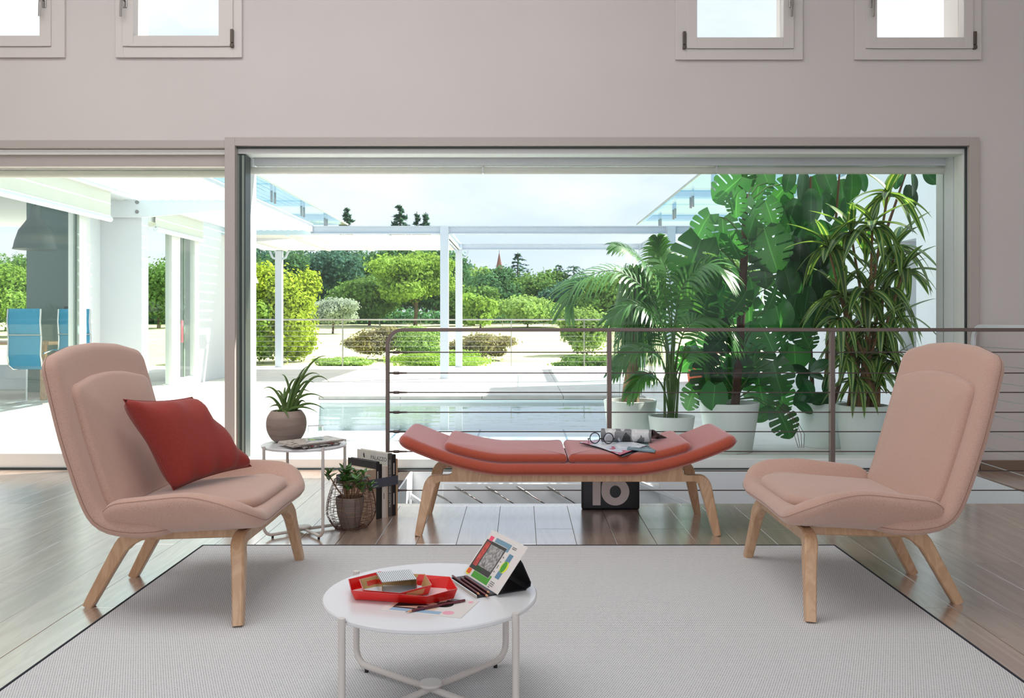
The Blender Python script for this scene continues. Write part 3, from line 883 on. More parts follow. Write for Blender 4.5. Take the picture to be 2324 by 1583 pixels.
# ================================================================== SMALL THINGS
def flat(name, mat, parent, fr, poly, h=.0003):
    return MB().prism(poly, fr, h).obj(name, mat, parent)
def ell(cx, cy, rx, ry, n=28): return [(cx + rx * math.cos(2 * PI * k / n), cy + ry * math.sin(2 * PI * k / n)) for k in range(n)]
def rect(a0, a1, b0, b1): return [(a0, b0), (a1, b0), (a1, b1), (a0, b1)]
M_redl = mk('red_lacquer', srgb(222, 26, 22), .3, coat=.4)
M_orl = mk('orange_red_lacquer', srgb(214, 44, 26), .3, coat=.4)
M_gold = mk('gold_lacquer', srgb(206, 166, 112), .4, metal=.15)
M_mirror = mk('mirror_steel', srgb(214, 208, 196), .08, metal=1)
M_paper = mk('card_paper', srgb(222, 216, 212), .7)
M_black = mk('satin_black', srgb(24, 25, 30), .35)
M_ink = mk('print_black', srgb(30, 28, 30), .6)
M_maroon = mk('maroon_lacquer', srgb(92, 16, 34), .25, coat=.6)
M_pwood = mk('pencil_wood', srgb(206, 150, 112), .6)
P_pink = mk('print_pink', srgb(240, 78, 112), .6); P_blue = mk('print_blue', srgb(116, 152, 172), .6)
P_blue2 = mk('print_blue_deep', srgb(92, 134, 162), .6); P_green = mk('print_green', srgb(76, 158, 54), .6)
P_orange = mk('print_orange', srgb(232, 84, 34), .6); P_yellow = mk('print_yellow', srgb(230, 226, 60), .6)
P_red = mk('print_red', srgb(184, 70, 62), .6, var=.5, vscale=60); P_grey = mk('print_tree_grey', srgb(150, 148, 146), .6, var=.65, vscale=120, detail=8)
P_dgreen = mk('print_dark_green', srgb(40, 74, 34), .6); P_sky = mk('print_sky', srgb(150, 182, 208), .6); P_rose = mk('print_rose', srgb(236, 168, 184), .6)
P_dgrey = mk('print_dark_grey', srgb(58, 58, 58), .6); P_tan = mk('print_tan', srgb(226, 196, 176), .6)
TZ = CT[3]

def tray(label, rim, base, zr, zb, m_out, m_in, m_floor):
    t = thing('tray', label, 'tray', group='hexagonal trays on the coffee table')
    n = len(rim); c = Vector((sum(p[0] for p in base) / n, sum(p[1] for p in base) / n))
    w = .0022
    def ins(p, k=w):
        v = c - Vector(p); return tuple(Vector(p) + v.normalized() * k)
    MB().prism([tuple(p) for p in base], lambda a, b, cc: (a, b, zb + cc), .002).obj('tray_floor', m_floor, t)
    for i in range(n):
        j = (i + 1) % n
        A, B, C_, D = (*base[i], zb), (*base[j], zb), (*rim[j], zr), (*rim[i], zr)
        a, b, c2, d = (*ins(base[i]), zb), (*ins(base[j]), zb), (*ins(rim[j]), zr), (*ins(rim[i]), zr)
        m = MB(); m.add([A, B, C_, D, a, b, c2, d], [(0, 1, 2, 3), (3, 2, 6, 7), (0, 3, 7, 4), (1, 5, 6, 2), (4, 5, 1, 0)])
        o = m.obj('side', m_out, t)
        m2 = MB(); k = .0003
        q = [Vector(p) + (Vector((c.x, c.y, p[2])) - Vector(p)).normalized() * k for p in (a, b, c2, d)]
        m2.add(q, [(3, 2, 1, 0)]); m2.obj('lining', m_in, o)
    return t
H1 = TZ + .031
def at_z(x, y, z):
    d = (EYE - z) * FPX / (y - VY); return (PX(x, d), d)
rim = [at_z(*p, H1) for p in ((790, 1313.6), (795.7, 1339), (968.8, 1353), (1038.5, 1334.5), (1022, 1308), (861, 1296))]
cx_, cy_ = sum(p[0] for p in rim) / 6, sum(p[1] for p in rim) / 6
base = [(cx_ + (p[0] - cx_) * .93, cy_ + (p[1] - cy_) * .74) for p in rim]
tray('long red hexagonal tray on the coffee table', rim, base, H1, TZ + .0012, M_redl, M_redl, mk('tray_floor_pale', srgb(236, 206, 208), .3))
H2 = TZ + .031
rim2 = [at_z(*p, H2) for p in ((815, 1314.7), (823.6, 1339), (907.8, 1346), (980.4, 1327), (964.7, 1302.5), (868, 1302))]
cx_, cy_ = sum(p[0] for p in rim2) / 6, sum(p[1] for p in rim2) / 6
base2 = [(cx_ + (p[0] - cx_) * .9, cy_ + (p[1] - cy_) * .72) for p in rim2]
tray('small gold lined hexagonal tray nested inside the red tray', rim2, base2, H2 + .001, TZ + .0045, M_orl, M_gold, mk('tray_floor_white', srgb(224, 226, 234), .3))
# striped bridge box
def mk_stripe():
    m = bpy.data.materials.new('striped_card'); m.use_nodes = True
    N, L = m.node_tree.nodes, m.node_tree.links; b = N['Principled BSDF']; b.inputs['Roughness'].default_value = .4
    tc = N.new('ShaderNodeTexCoord'); sp = N.new('ShaderNodeSeparateXYZ'); L.new(tc.outputs['Object'], sp.inputs['Vector'])
    mu = N.new('ShaderNodeMath'); mu.operation = 'MULTIPLY'; mu.inputs[1].default_value = 190; L.new(sp.outputs['X'], mu.inputs[0])
    fr = N.new('ShaderNodeMath'); fr.operation = 'FRACT'; L.new(mu.outputs[0], fr.inputs[0])
    gt = N.new('ShaderNodeMath'); gt.operation = 'GREATER_THAN'; gt.inputs[1].default_value = .48; L.new(fr.outputs[0], gt.inputs[0])
    mx = N.new('ShaderNodeMix'); mx.data_type = 'RGBA'; mx.inputs['A'].default_value = (*srgb(120, 130, 142), 1); mx.inputs['B'].default_value = (*srgb(240, 240, 240), 1)
    L.new(gt.outputs[0], mx.inputs['Factor']); L.new(mx.outputs['Result'], b.inputs['Base Color'])
    return m
tl, tr_, br, bl = (Vector((*at_z(*p, TZ + .044), 0)) for p in ((848.5, 1298), (923, 1291.5), (946, 1312.4), (866.6, 1320)))
sb = thing('striped_box', 'small mirrored box with striped top standing in the gold tray', 'box', (bl.x, bl.y, TZ + .0068))
ax = (br - bl); ay = (tl - bl); rz = math.atan2(ax.y, ax.x); sb.rotation_euler = (0, 0, rz)
W_, D_ = ax.length, ay.length * .97; hh = .0372
part('top', mk_stripe(), sb, 0, W_, 0, D_, hh - .0015, hh)
part('side', M_mirror, sb, 0, .0015, 0, D_, 0, hh - .0015)
part('side', M_mirror, sb, W_ - .0015, W_, 0, D_, 0, hh - .0015)

# printed card lying on the table
BLc, BRc, TRc = (Vector((*at_z(*p, TZ + .001), TZ + .0002)) for p in ((861, 1383.4), (1046, 1401.5), (1087.5, 1363)))
TLc = BLc + (TRc - BRc)
fl_ = lambda a, b, c: tuple(BLc + (BRc - BLc) * a + (TLc - BLc) * b + Vector((0, 0, c)))
pc = thing('printed_card', 'printed art card lying flat half under the red tray', 'card')
flat('sheet', M_paper, pc, fl_, rect(0, 1, 0, 1), .0008)
fl2 = lambda a, b, c: fl_(a, b, c + .0008)
for nm, m_, poly in (('blue_print', P_sky, rect(.1, .72, .07, .22)), ('tan_print', P_tan, rect(.06, .62, .23, .97)), ('black_print', M_ink, [(.1, .28), (.5, .5), (.1, .8)]),
                     ('black_print', M_ink, rect(.38, .45, .3, .4)), ('black_print', M_ink, ell(.66, .62, .1, .16)), ('black_print', M_ink, rect(.63, .75, .78, .88)),
                     ('black_print', M_ink, rect(.5, .56, .66, .76)), ('black_print', M_ink, rect(.1, .5, .225, .28)), ('rose_print', P_rose, ell(.8, .2, .07, .1)), ('rose_print', P_rose, ell(.92, .88, .03, .06)),
                     ('yellow_print', P_yellow, rect(.07, .1, .7, .85)), ('blue_print', P_blue, rect(.66, .82, .9, .97))):
    flat(nm, m_, pc, fl2, poly, .00015 if nm != 'black_print' else .0002)

def pencil(label, a, b, r=.0036, roll=0):
    a, b = Vector(a), Vector(b); L_ = (b - a).length; dr = (b - a) / L_
    t = thing('pencil', label, 'pencil', group='maroon pencils on the coffee table')
    MB().tube([a + dr * .018, b], r, 6).obj('shaft', M_maroon, t)
    MB().tube([a + dr * .006, a + dr * .018], [.0012, r * .96], 8).obj('sharpened_wood', M_pwood, t)
    MB().tube([a, a + dr * .006], [.0002, .0012], 8).obj('lead', M_maroon, t)
    return t
pz = TZ + .0048
pencil('maroon pencil lying across the printed card', (*at_z(919, 1388, pz), pz), (*at_z(1055, 1361.5, pz), pz))

# card stand with propped calendar card
P4, P3 = Vector((*at_z(1052, 1299.6, TZ + .008), TZ + .008)), Vector((*at_z(1129, 1348.6, TZ + .008), TZ + .008))
e_ = (P3 - P4); e_.z = 0; eu = e_.normalized(); nu = Vector((-eu.y, eu.x, 0)); nu = nu if nu.x > 0 else -nu
UPV = nu * .094 + Vector((0, 0, .117))
cnrm = e_.cross(UPV).normalized(); cnrm = cnrm if cnrm.y < 0 else -cnrm
st = thing('card_stand', 'black metal desk stand with a pencil ledge on the coffee table', 'stand')
o_ = P4 + eu * .01
def sfr(a, b, c): return tuple(o_ + eu * a + nu * b + Vector((0, 0, c + TZ - o_.z)))
Ls = e_.length - .03
MB().add([sfr(x, y, z) for x in (0, Ls) for y in (-.052, .10) for z in (.0003, .0035)], [(0, 1, 3, 2), (4, 6, 7, 5), (0, 4, 5, 1), (2, 3, 7, 6), (1, 5, 7, 3), (0, 2, 6, 4)]).obj('base_plate', M_black, st, bevel=.001)
MB().add([sfr(x, y, z) for x in (0, Ls) for y in (-.055, -.052) for z in (.0003, .008)], [(0, 1, 3, 2), (4, 6, 7, 5), (0, 4, 5, 1), (2, 3, 7, 6), (1, 5, 7, 3), (0, 2, 6, 4)]).obj('front_lip', M_mirror, st)
bp_ = [Vector(sfr(Ls * .5, .10, .004)), Vector(sfr(Ls * .5, .112, .010)), Vector(sfr(Ls * .5, .113, .02)), Vector(sfr(Ls * .5, .088, .075)), Vector(sfr(Ls * .5, .080, .088))]
MB().bar(bp_, [Ls * .98, Ls, Ls, Ls * .99, Ls * .96], .003, eu).obj('back_rest', M_black, st, smooth=True)
cc = thing('calendar_card', 'illustrated card with tree photo propped on the black stand', 'card')
cf = lambda a, b, c: tuple(P4 + e_ * a + UPV * b + cnrm * c)
flat('sheet', M_paper, cc, cf, rect(0, 1, 0, 1), -.0012)
def pr(nm, m_, poly, lev): flat(nm, m_, cc, lambda a, b, c: cf(a, b, c + lev * .00012 + .00005), poly, .0001)
pr('photo_border', P_dgrey, rect(.03, .6, .16, .80), 0); pr('photo', P_grey, rect(.2, .575, .27, .74), 1); pr('red_strip', P_red, rect(.06, .175, .24, .76), 1)
pr('pink_square', P_pink, rect(.07, .17, .79, .89), 1); pr('blue_bar', P_blue, [(.23, .81), (.6, .81), (.6, .74), (.66, .74), (.66, .9), (.23, .9)], 1)
pr('yellow_dot', P_yellow, ell(.085, .09, .065, .07), 1); pr('orange_square', P_orange, rect(.04, .14, .05, .155), 2)
pr('green_block', P_green, [(.2, .03), (.66, .03), (.66, .22), (.61, .22), (.61, .155), (.2, .155)], 1); pr('dark_green_block', P_dgreen, rect(.2, .33, .16, .265), 2)
pr('blue_strip', P_blue2, rect(.72, .83, .23, .74), 1); pr('yellow_oval', P_yellow, ell(.785, .475, .085, .12), 2); pr('green_oval', P_green, ell(.775, .475, .055, .118), 3)
for ch, b in (('F', .63), ('T', .53), ('W', .43), ('T', .32)):
    o = put('letter', text_mesh('letter', ch, .012, M_ink, .0001), cc)
    frame_obj(o, cf(.645, b, .0004), UPV, -e_)
for k in range(22):    # fine printed figures beside the bars
    a = .60 + .028 * (k % 4); b = .93 - .03 * (k // 4) if k < 8 else .19 - .035 * ((k - 8) // 4)
    pr('figure', P_dgrey, rect(a + .1, a + .118, b - .06, b - .045), 4)
for i, (off, s0, s1, dz) in enumerate(((-.012, .02, .20, .0072), (-.028, .03, .225, .0072), (-.042, .0, .20, .0072))):
    a = Vector(sfr(s1, off, dz + .0)); b = Vector(sfr(s0, off + .003, dz))
    pencil(['maroon pencil on the stand ledge nearest the propped card', 'middle maroon pencil of three on the stand ledge', 'maroon pencil on the outer edge of the stand ledge'][i], a, b)

# ---- magazine and spectacles on the bench
def mk_print(name, cols, scale, stretch=None):
    m = bpy.data.materials.new(name); m.use_nodes = True
    N, L = m.node_tree.nodes, m.node_tree.links; b = N['Principled BSDF']; b.inputs['Roughness'].default_value = .35
    tc = N.new('ShaderNodeTexCoord'); no = N.new('ShaderNodeTexNoise'); no.inputs['Scale'].default_value = scale; no.inputs['Detail'].default_value = 2
    mp = N.new('ShaderNodeMapping'); mp.inputs['Scale'].default_value = stretch or (1, 1, 1)
    L.new(tc.outputs['Object'], mp.inputs['Vector']); L.new(mp.outputs['Vector'], no.inputs['Vector'])
    rp = N.new('ShaderNodeValToRGB'); rp.color_ramp.interpolation = 'CONSTANT'
    e = rp.color_ramp.elements
    e[0].color = (*cols[0], 1); e[0].position = 0; e[1].color = (*cols[-1], 1); e[1].position = .62
    for k, c in enumerate(cols[1:-1]): n = e.new(.38 + .24 * k / max(1, len(cols) - 2)); n.color = (*c, 1)
    L.new(no.outputs['Fac'], rp.inputs['Fac']); L.new(rp.outputs['Color'], b.inputs['Base Color'])
    return m
M_pageA = mk_print('magazine_page_colour', [srgb(196, 96, 118), srgb(206, 214, 226), srgb(232, 234, 238), srgb(214, 222, 230), srgb(120, 150, 170)], 9)
M_pageB = mk_print('magazine_page_teal', [srgb(70, 100, 110), srgb(120, 150, 160), srgb(150, 175, 182), srgb(90, 120, 130)], 14)
M_pageC = mk_print('magazine_page_grey', [srgb(40, 40, 42), srgb(120, 120, 122), srgb(206, 206, 206), srgb(222, 222, 222)], 13, (1.6, .4, .6))
M_edge = mk('paper_edge', srgb(225, 222, 214), .8)
mg = thing('magazine', 'open magazine with a rolled page lying on the coral bench', 'magazine')
def sheet(name, corners, m_, th=.002, bend=None):
    A, B, C_, D = [Vector(c) for c in corners]; n = 10
    vs, fs = [], []
    for sgn in (0, 1):
        for i in range(n + 1):
            for j in range(n + 1):
                u, v = i / n, j / n
                p = A.lerp(B, u).lerp(D.lerp(C_, u), v) + Vector((0, 0, (bend(u, v) if bend else 0) - sgn * th)); vs.append(p)
    q = (n + 1) ** 2
    for i in range(n):
        for j in range(n):
            a = i * (n + 1) + j; fs.append((a, a + n + 1, a + n + 2, a + 1)); fs.append((q + a, q + a + 1, q + a + n + 2, q + a + n + 1))
    for i in range(n):
        for (a, b) in ((i * (n + 1), (i + 1) * (n + 1)), (i * (n + 1) + n, (i + 1) * (n + 1) + n), (i, i + 1), (n * (n + 1) + i, n * (n + 1) + i + 1)): fs.append((a, b, q + b, q + a))
    m = MB(); m.add(vs, fs); return m.obj(name, m_, mg, smooth=True, angle=30)
zt = .419
sheet('cover', [(.300, 4.49, zt - .003), (.487, 4.205, zt - .03), (.64, 4.36, zt - .003), (.44, 4.66, zt - .003)], M_black, .0015, lambda u, v: .006 * math.sin(u * PI))
sheet('page', [(.305, 4.495, zt), (.478, 4.222, zt - .022), (.625, 4.375, zt + .002), (.45, 4.65, zt)], M_pageA, .002, lambda u, v: .006 * math.sin(u * PI))
sheet('page', [(.52, 4.30, zt - .004), (.645, 4.232, zt - .008), (.765, 4.60, zt + .003), (.60, 4.66, zt)], M_pageB, .005)
# rolled leaf
sec = []
for k in range(22):
    a = math.radians(-100 + 250 * k / 21)
    sec.append((.030 * math.cos(a) * 1.0, .034 + .033 * math.sin(a)))
sec = [(p[0] * -1, p[1]) for p in sec]          # opens to the back
sec += [(.06, .030), (.10, .008)]
axd = Vector((.25, -.055, 0)).normalized(); pd = Vector((-axd.y, axd.x, 0))
o0 = Vector((.415, 4.51, zt + .002))
vs, fs = [], []
for sgn in (0, 1):
    for i in range(2):
        for k, (p, z) in enumerate(sec):
            sc_ = 1 if sgn == 0 else .95
            sk = (.0 if i == 0 else .255) + max(0, p) * .9 * (i)
            vs.append(o0 + axd * sk + pd * (p * sc_) + Vector((0, 0, z * sc_)))
ns = len(sec)
for sgn in (0, 1):
    for k in range(ns - 1):
        a = sgn * 2 * ns + k; fs.append((a, a + 1, a + ns + 1, a + ns))
for k in range(ns - 1):
    for i in (0, 1): fs.append((i * ns + k, i * ns + k + 1, 2 * ns + i * ns + k + 1, 2 * ns + i * ns + k))
m = MB(); m.add(vs, fs); m.obj('rolled_page', M_pageC, mg, smooth=True, angle=60)
gl = thing('spectacles', 'round black rimmed spectacles resting on the open magazine', 'glasses')
M_lens = mk_glass('lens_glass', (.93, .96, 1.0), 1.2, .08)
GY = 4.425; GZ = zt + .0305
for x in (1350, 1380.5):
    c = Vector((PX(x, GY), GY - (.012 if x > 1360 else 0), GZ))
    MB().tube([c + Vector((.0245 * math.cos(a), .004 * math.cos(a), .0265 * math.sin(a))) for a in [2 * PI * k / 28 for k in range(28)]], .0026, 8, closed=True).obj('rim', M_black, gl, smooth=True)
    MB().prism(ell(0, 0, .0235, .0255), lambda a, b, d, c=c: (c.x + a, c.y + d + a * .16, c.z + b), .001).obj('lens', M_lens, gl)
c1, c2 = Vector((PX(1350, GY), GY, GZ)), Vector((PX(1380.5, GY), GY - .012, GZ))
MB().tube([c1 + Vector((.024, .003, -.004)), (c1 + c2) / 2 + Vector((0, 0, -.002)), c2 + Vector((-.024, -.003, -.004))], .0035, 8).obj('bridge', M_black, gl, smooth=True)
MB().tube([c1 + Vector((-.026, -.003, -.002)), c1 + Vector((-.034, .004, -.004)), c1 + Vector((-.028, .07, -.016)), c1 + Vector((-.02, .13, -.027))], .0024, 6).obj('temple', M_black, gl, smooth=True)
MB().tube([c2 + Vector((.026, .004, -.002)), c2 + Vector((.033, .012, -.004)), c2 + Vector((.028, .07, -.016)), c2 + Vector((.02, .12, -.027))], .0024, 6).obj('temple', M_black, gl, smooth=True)

# ---- black number block under the bench
nb = thing('calendar_block', 'black cuboid showing a large white number 16 behind the bench', 'calendar')
NY = 4.83; nx0, nx1 = PX(1320, NY), PX(1452, NY)
MB().box(nx0, nx1, NY, NY + .05, 0, .33).obj('body', M_black, nb, bevel=.012, seg=3, smooth=True)
M_num = mk('number_white', srgb(226, 214, 210), .5)
Z0 = PZ(1146, NY); fr_ = lambda a, b, c: (a, NY - .0002 - c, b)
one = [(PX(1345, NY), Z0), (PX(1363, NY), Z0), (PX(1363, NY), Z0 + .24), (PX(1345, NY), Z0 + .24), (PX(1338, NY), Z0 + .215), (PX(1338, NY), Z0 + .19), (PX(1345, NY), Z0 + .19)]
MB().prism(one, fr_, .0006).obj('digit', M_num, nb)
cx6, cz6 = PX(1396.5, NY), Z0 + .0745
m = MB(); n = 40; vs = []; fs = []
for k in range(n):
    a = 2 * PI * k / n
    for (rx, rz2, yy) in ((.0765, .0755, 0), (.031, .034, 0), (.0765, .0755, .0006), (.031, .034, .0006)):
        vs.append((cx6 + rx * math.cos(a), NY - .0003 - yy, cz6 + rz2 * math.sin(a)))
for k in range(n):
    i, j = k * 4, ((k + 1) % n) * 4
    fs += [(i + 2, j + 2, j + 3, i + 3), (i, i + 1, j + 1, j), (i, j, j + 2, i + 2), (i + 1, i + 3, j + 3, j + 1)]
m.add(vs, fs)
dg = m.obj('digit', M_num, nb)
st6 = []
for k in range(12):
    q = k / 11; a = math.radians(180 - 75 * q)
    st6.append((cx6 + .15 + .2265 * math.cos(a) , cz6 + .165 * math.sin(a) ** .8))
inn = [(p[0] + .046 - .01 * i / 11, p[1] - .012) for i, p in enumerate(st6)]
MB().prism(st6 + inn[::-1], fr_, .0005).obj('digit_stem', M_num, dg)

# ---- side table things
M_clay = mk('grey_clay', srgb(150, 132, 122), .75, var=.22, vscale=14, stretch=(.35, .5, 2.6), bump=.2, bscale=80)
M_soil = mk('soil', srgb(48, 38, 30), .95, bump=.8, bscale=120)
M_aloe = mk('aloe_skin', srgb(92, 122, 60), .45, var=.3, vscale=14, trans=.12)
AP = (PX(650, 4.4), 4.40, ST[3])
ap = thing('potted_aloe', 'spiky aloe in a round veined clay pot on the side table', 'potted plant', AP)
MB().lathe([(.045, 0), (.07, .012), (.092, .05), (.0985, .09), (.093, .125), (.078, .150), (.072, .156), (.066, .152), (.07, .13), (.06, .12), (0, .12)], 48, sub=5).obj('pot', M_clay, ap, smooth=True, angle=60)
MB().lathe([(0, .142), (.04, .140), (.068, .132)], 24).obj('soil', M_soil, ap, smooth=True)
ra = random.Random(11)
aloe_tips = [((740, 807), .16, -.02), ((747, 866), .2, .0), ((700, 830), .1, .03), ((735, 903), .10, -.04), ((736, 928), .06, .02), ((720, 935), .04, -.06), ((600, 903), .05, .0), ((598, 882), .10, -.05),
             ((640, 850), .10, .04), ((610, 925), .03, .05), ((655, 948), .02, -.1), ((690, 852), .12, .02), ((705, 890), .10, .07), ((675, 860), .1, -.05), ((625, 890), .08, .06), ((715, 870), .14, -.03),
             ((665, 885), .06, .06), ((645, 905), .05, -.06), ((695, 915), .05, .05), ((620, 940), .02, -.05), ((725, 850), .16, .05), ((648, 880), .07, .0), ((680, 900), .06, -.06)]
for (tx, ty), lift, dy in aloe_tips:
    tip = Vector(PT(tx, ty, 4.4 + dy)) - Vector(AP)
    b0 = Vector((ra.uniform(-.025, .03), ra.uniform(-.03, .03), .135))
    mid = b0.lerp(tip, .5) + Vector((0, 0, lift * .75 + .035))
    pts, rs = [], []
    for k in range(11):
        t = k / 10; p = b0 * (1 - t) ** 2 + mid * 2 * t * (1 - t) + tip * t * t
        pts.append(p); rs.append(max(.0010, .0105 * (1 - t) ** .75))
    MB().tube(pts, rs, 6).obj('leaf', M_aloe, ap, smooth=True)
M_news = mk_print('newsprint', [srgb(120, 110, 104), srgb(206, 196, 186), srgb(214, 206, 198), srgb(190, 180, 172)], 40, (1, 1, 4))
M_news2 = mk_print('newsprint_colour', [srgb(150, 50, 44), srgb(60, 56, 56), srgb(190, 186, 180), srgb(90, 86, 84)], 30, (1, 1, 3))
def newspaper(label, c4, z0, layers, m_, th):
    t = thing('newspaper', label, 'newspaper', group='folded newspapers on the side table')
    A, B, C_, D = [Vector((*p, 0)) for p in c4]
    for k in range(layers):
        z = z0 + k * th; sh = .004 * ((k * 7) % 3 - 1)
        s = Vector((sh, -sh, 0))
        MB().prism([(p + s)[:2] for p in (A, B, C_, D)], lambda a, b, c, z=z: (a, b, z + c), th * .92).obj('fold', m_, t, bevel=th * .3)
NP = [(-1.055, 4.10), (-.865, 4.315), (-.975, 4.445), (-1.165, 4.235)]
newspaper('lower folded newspaper with dark photo edge on the side table', [(-1.015, 4.125), (-.875, 4.285), (-.965, 4.40), (-1.10, 4.24)], ST[3] + .0005, 3, M_news2, .004)
newspaper('upper folded newspaper lying under the crystal block', NP, ST[3] + .0128, 3, M_news, .0045)
M_cry = bpy.data.materials.new('crystal'); M_cry.use_nodes = True
_b = M_cry.node_tree.nodes['Principled BSDF']; _b.inputs['Transmission Weight'].default_value = 1; _b.inputs['Roughness'].default_value = .01; _b.inputs['IOR'].default_value = 1.45; _b.inputs['Base Color'].default_value = (.80, .90, .90, 1)
cb = thing('crystal_block', 'clear square crystal block standing on the folded newspapers', 'ornament', (PX(716, 4.27), 4.27, ST[3] + .0268), rz=math.radians(14))
MB().box(-.036, .036, -.018, .018, 0, .07).obj('block', M_cry, cb, bevel=.003)

# ---- wire basket with jade plant
WB = (PX(797, 4.42), 4.42, 0)
wb = thing('wire_basket', 'openwork copper wire basket standing on the floor by the books', 'basket', WB)
M_wire = mk('copper_wire', srgb(112, 84, 72), .4, metal=.7)
def wprof(q):  # q 0 bottom .. 1 rim
    z = .004 + .242 * q
    r = .080 + .044 * math.sin(min(1, q / .36) * PI / 2) if q < .36 else .124 - .040 * ((q - .36) / .64) ** 1.7
    return r, z
rw = random.Random(5)
for k in range(34):
    a0 = 2 * PI * k / 34; tw = rw.uniform(-.35, .35)
    pts = [(0 + .02 * math.cos(a0), .02 * math.sin(a0), .004)]
    for j in range(13):
        q = j / 12; r, z = wprof(q); a = a0 + tw * q + .05 * math.sin(6 * q + k)
        pts.append((r * math.cos(a), r * math.sin(a), z))
    MB().tube(pts, .0011, 4).obj('wire', M_wire, wb)
for k in range(16):
    q = [.02, .06, .1, .15, .2, .26, .33, .41, .5, .58, .66, .75, .84, .92, .97, 1][k]
    ph = rw.uniform(0, 6); am = rw.uniform(.005, .03) if q < .95 else .003
    pts = []
    for j in range(30):
        a = 2 * PI * j / 30; qq = min(1, max(0, q + am * math.sin(2 * a + ph))); r, z = wprof(qq); pts.append((r * math.cos(a), r * math.sin(a), z))
    MB().tube(pts, .0011 if q < .95 else .0016, 4, closed=True).obj('hoop', M_wire, wb)
JP = (WB[0] - .006, WB[1], .006)
jp = thing('potted_jade_plant', 'jade plant with thick glossy leaves in a grey pot inside the wire basket', 'potted plant', JP)
M_pot2 = mk('grey_stone_pot', srgb(136, 124, 116), .75, var=.14, vscale=10, stretch=(.4, .4, 2.5))
MB().lathe([(.042, 0), (.046, .004), (.062, .07), (.070, .12), (.071, .145), (.068, .152), (.063, .150), (.062, .13), (0, .128)], 40, sub=4).obj('pot', M_pot2, jp, smooth=True, angle=60)
MB().lathe([(0, .140), (.062, .134)], 20).obj('soil', M_soil, jp)
M_jade = mk_leaf('jade_leaf', srgb(72, 116, 58), srgb(96, 140, 72), rough=.25, trans=.1, objvar=.3)
M_stem = mk('plant_stem', srgb(150, 116, 86), .8, var=.2, vscale=30)
def leaf_mesh(name, L_, W_, mat, nl=8, fold=.15, droop=.3, thick=0, shape=None, nw=2):
    """leaf along +y from the origin; shape(v) half width factor"""
    shape = shape or (lambda v: math.sin(PI * min(1, v * .96 + .03)) ** .8)
    vs, fs, uvs = [], [], []
    for i in range(nl + 1):
        v = i / nl; w = W_ / 2 * max(0, shape(v))
        for j in range(-nw, nw + 1):
            a = j / nw
            vs.append((w * a, L_ * v * (1 - .12 * droop * v), fold * abs(a) * w - droop * L_ * v * v * .5)); uvs.append((.5 + a / 2, v))
    k = 2 * nw + 1
    for i in range(nl):
        for j in range(k - 1): fs.append((i * k + j, i * k + j + 1, (i + 1) * k + j + 1, (i + 1) * k + j))
    me = bpy.data.meshes.new(name); me.from_pydata(vs, [], fs)
    ul = me.uv_layers.new(name='UVMap')
    for lp in me.loops: ul.data[lp.index].uv = uvs[lp.vertex_index]
    me.polygons.foreach_set('use_smooth', [True] * len(me.polygons)); me.materials.append(mat)
    return me
def put_leaf(me, parent, base, tipdir, normal, scale=1, name='leaf'):
    y = Vector(tipdir).normalized(); n = Vector(normal); n = n - y * n.dot(y)
    if n.length < 1e-4: n = Vector((1, .3, .2)) - y * Vector((1, .3, .2)).dot(y)
    n.normalize(); x = y.cross(n)
    o = put(name, me, parent)
    Mx = Matrix((x, y, n)).transposed() * scale; Mx = Mx.to_4x4(); Mx.translation = Vector(base); o.matrix_local = Mx
    return o
jl = leaf_mesh('jade_leaf', .038, .017, M_jade, 5, .3, -.2)
rj = random.Random(8)
for k in range(14):
    a = 2 * PI * k / 14 + rj.uniform(-.2, .2); rr_ = rj.uniform(.03, .1); hz = rj.uniform(.215, .285)
    tip = Vector((rr_ * math.cos(a) * 1.05, rr_ * math.sin(a), hz - rr_ * .15))
    b0 = Vector((.02 * math.cos(a), .02 * math.sin(a), .135))
    mid = b0.lerp(tip, .5) + Vector((0, 0, -.01))
    MB().tube([b0, mid, tip], [.004, .0035, .0025], 6).obj('stem', M_stem, jp, smooth=True)
    for j in range(12):
        an = j * 2.4 + rj.uniform(-.3, .3); up = rj.uniform(-.1, .9); bz = tip + Vector((0, 0, -.045 * (j / 12) + .01))
        dr = Vector((math.cos(an), math.sin(an), up))
        put_leaf(jl, jp, bz, dr, Vector((-math.cos(an) * up * .6, -math.sin(an) * up * .6, 1)), rj.uniform(.9, 1.4))

# ---- row of books held by a strap
e1 = Vector((.66, .75, 0)).normalized(); e2 = Vector((-.75, .66, 0)).normalized()
OB = Vector((PX(833, 4.56), 4.56, 0))
books = [('thick beige cloth bound book at the near end of the strapped row', .058, .262, .20, srgb(216, 186, 160), srgb(200, 172, 150)),
         ('slim black book second in the strapped row', .022, .300, .235, srgb(34, 34, 38), srgb(40, 40, 44)),
         ('black paperback with pale top edge in the strapped row', .016, .285, .22, srgb(52, 50, 52), srgb(30, 30, 34)),
         ('white spined book with cream cover in the strapped row', .026, .272, .21, srgb(226, 216, 206), srgb(232, 226, 218)),
         ('slim cream book beside the white spined one', .012, .268, .21, srgb(226, 204, 178), srgb(226, 206, 184)),
         ('tall pale museum book with dark grey lettered spine', .028, .335, .258, srgb(216, 214, 206), srgb(92, 90, 90)),
         ('tall black book with white lettered spine', .026, .325, .25, srgb(40, 38, 40), srgb(34, 32, 36)),
         ('thin tan book at the far end of the strapped row', .012, .30, .24, srgb(214, 178, 140), srgb(206, 170, 134))]
off = 0
M_pg = mk('page_block', srgb(232, 226, 214), .85, var=.08, vscale=200)
M_lt = mk('lettering_white', srgb(226, 222, 214), .6); M_ld = mk('lettering_grey', srgb(110, 108, 104), .6)
bobs = []
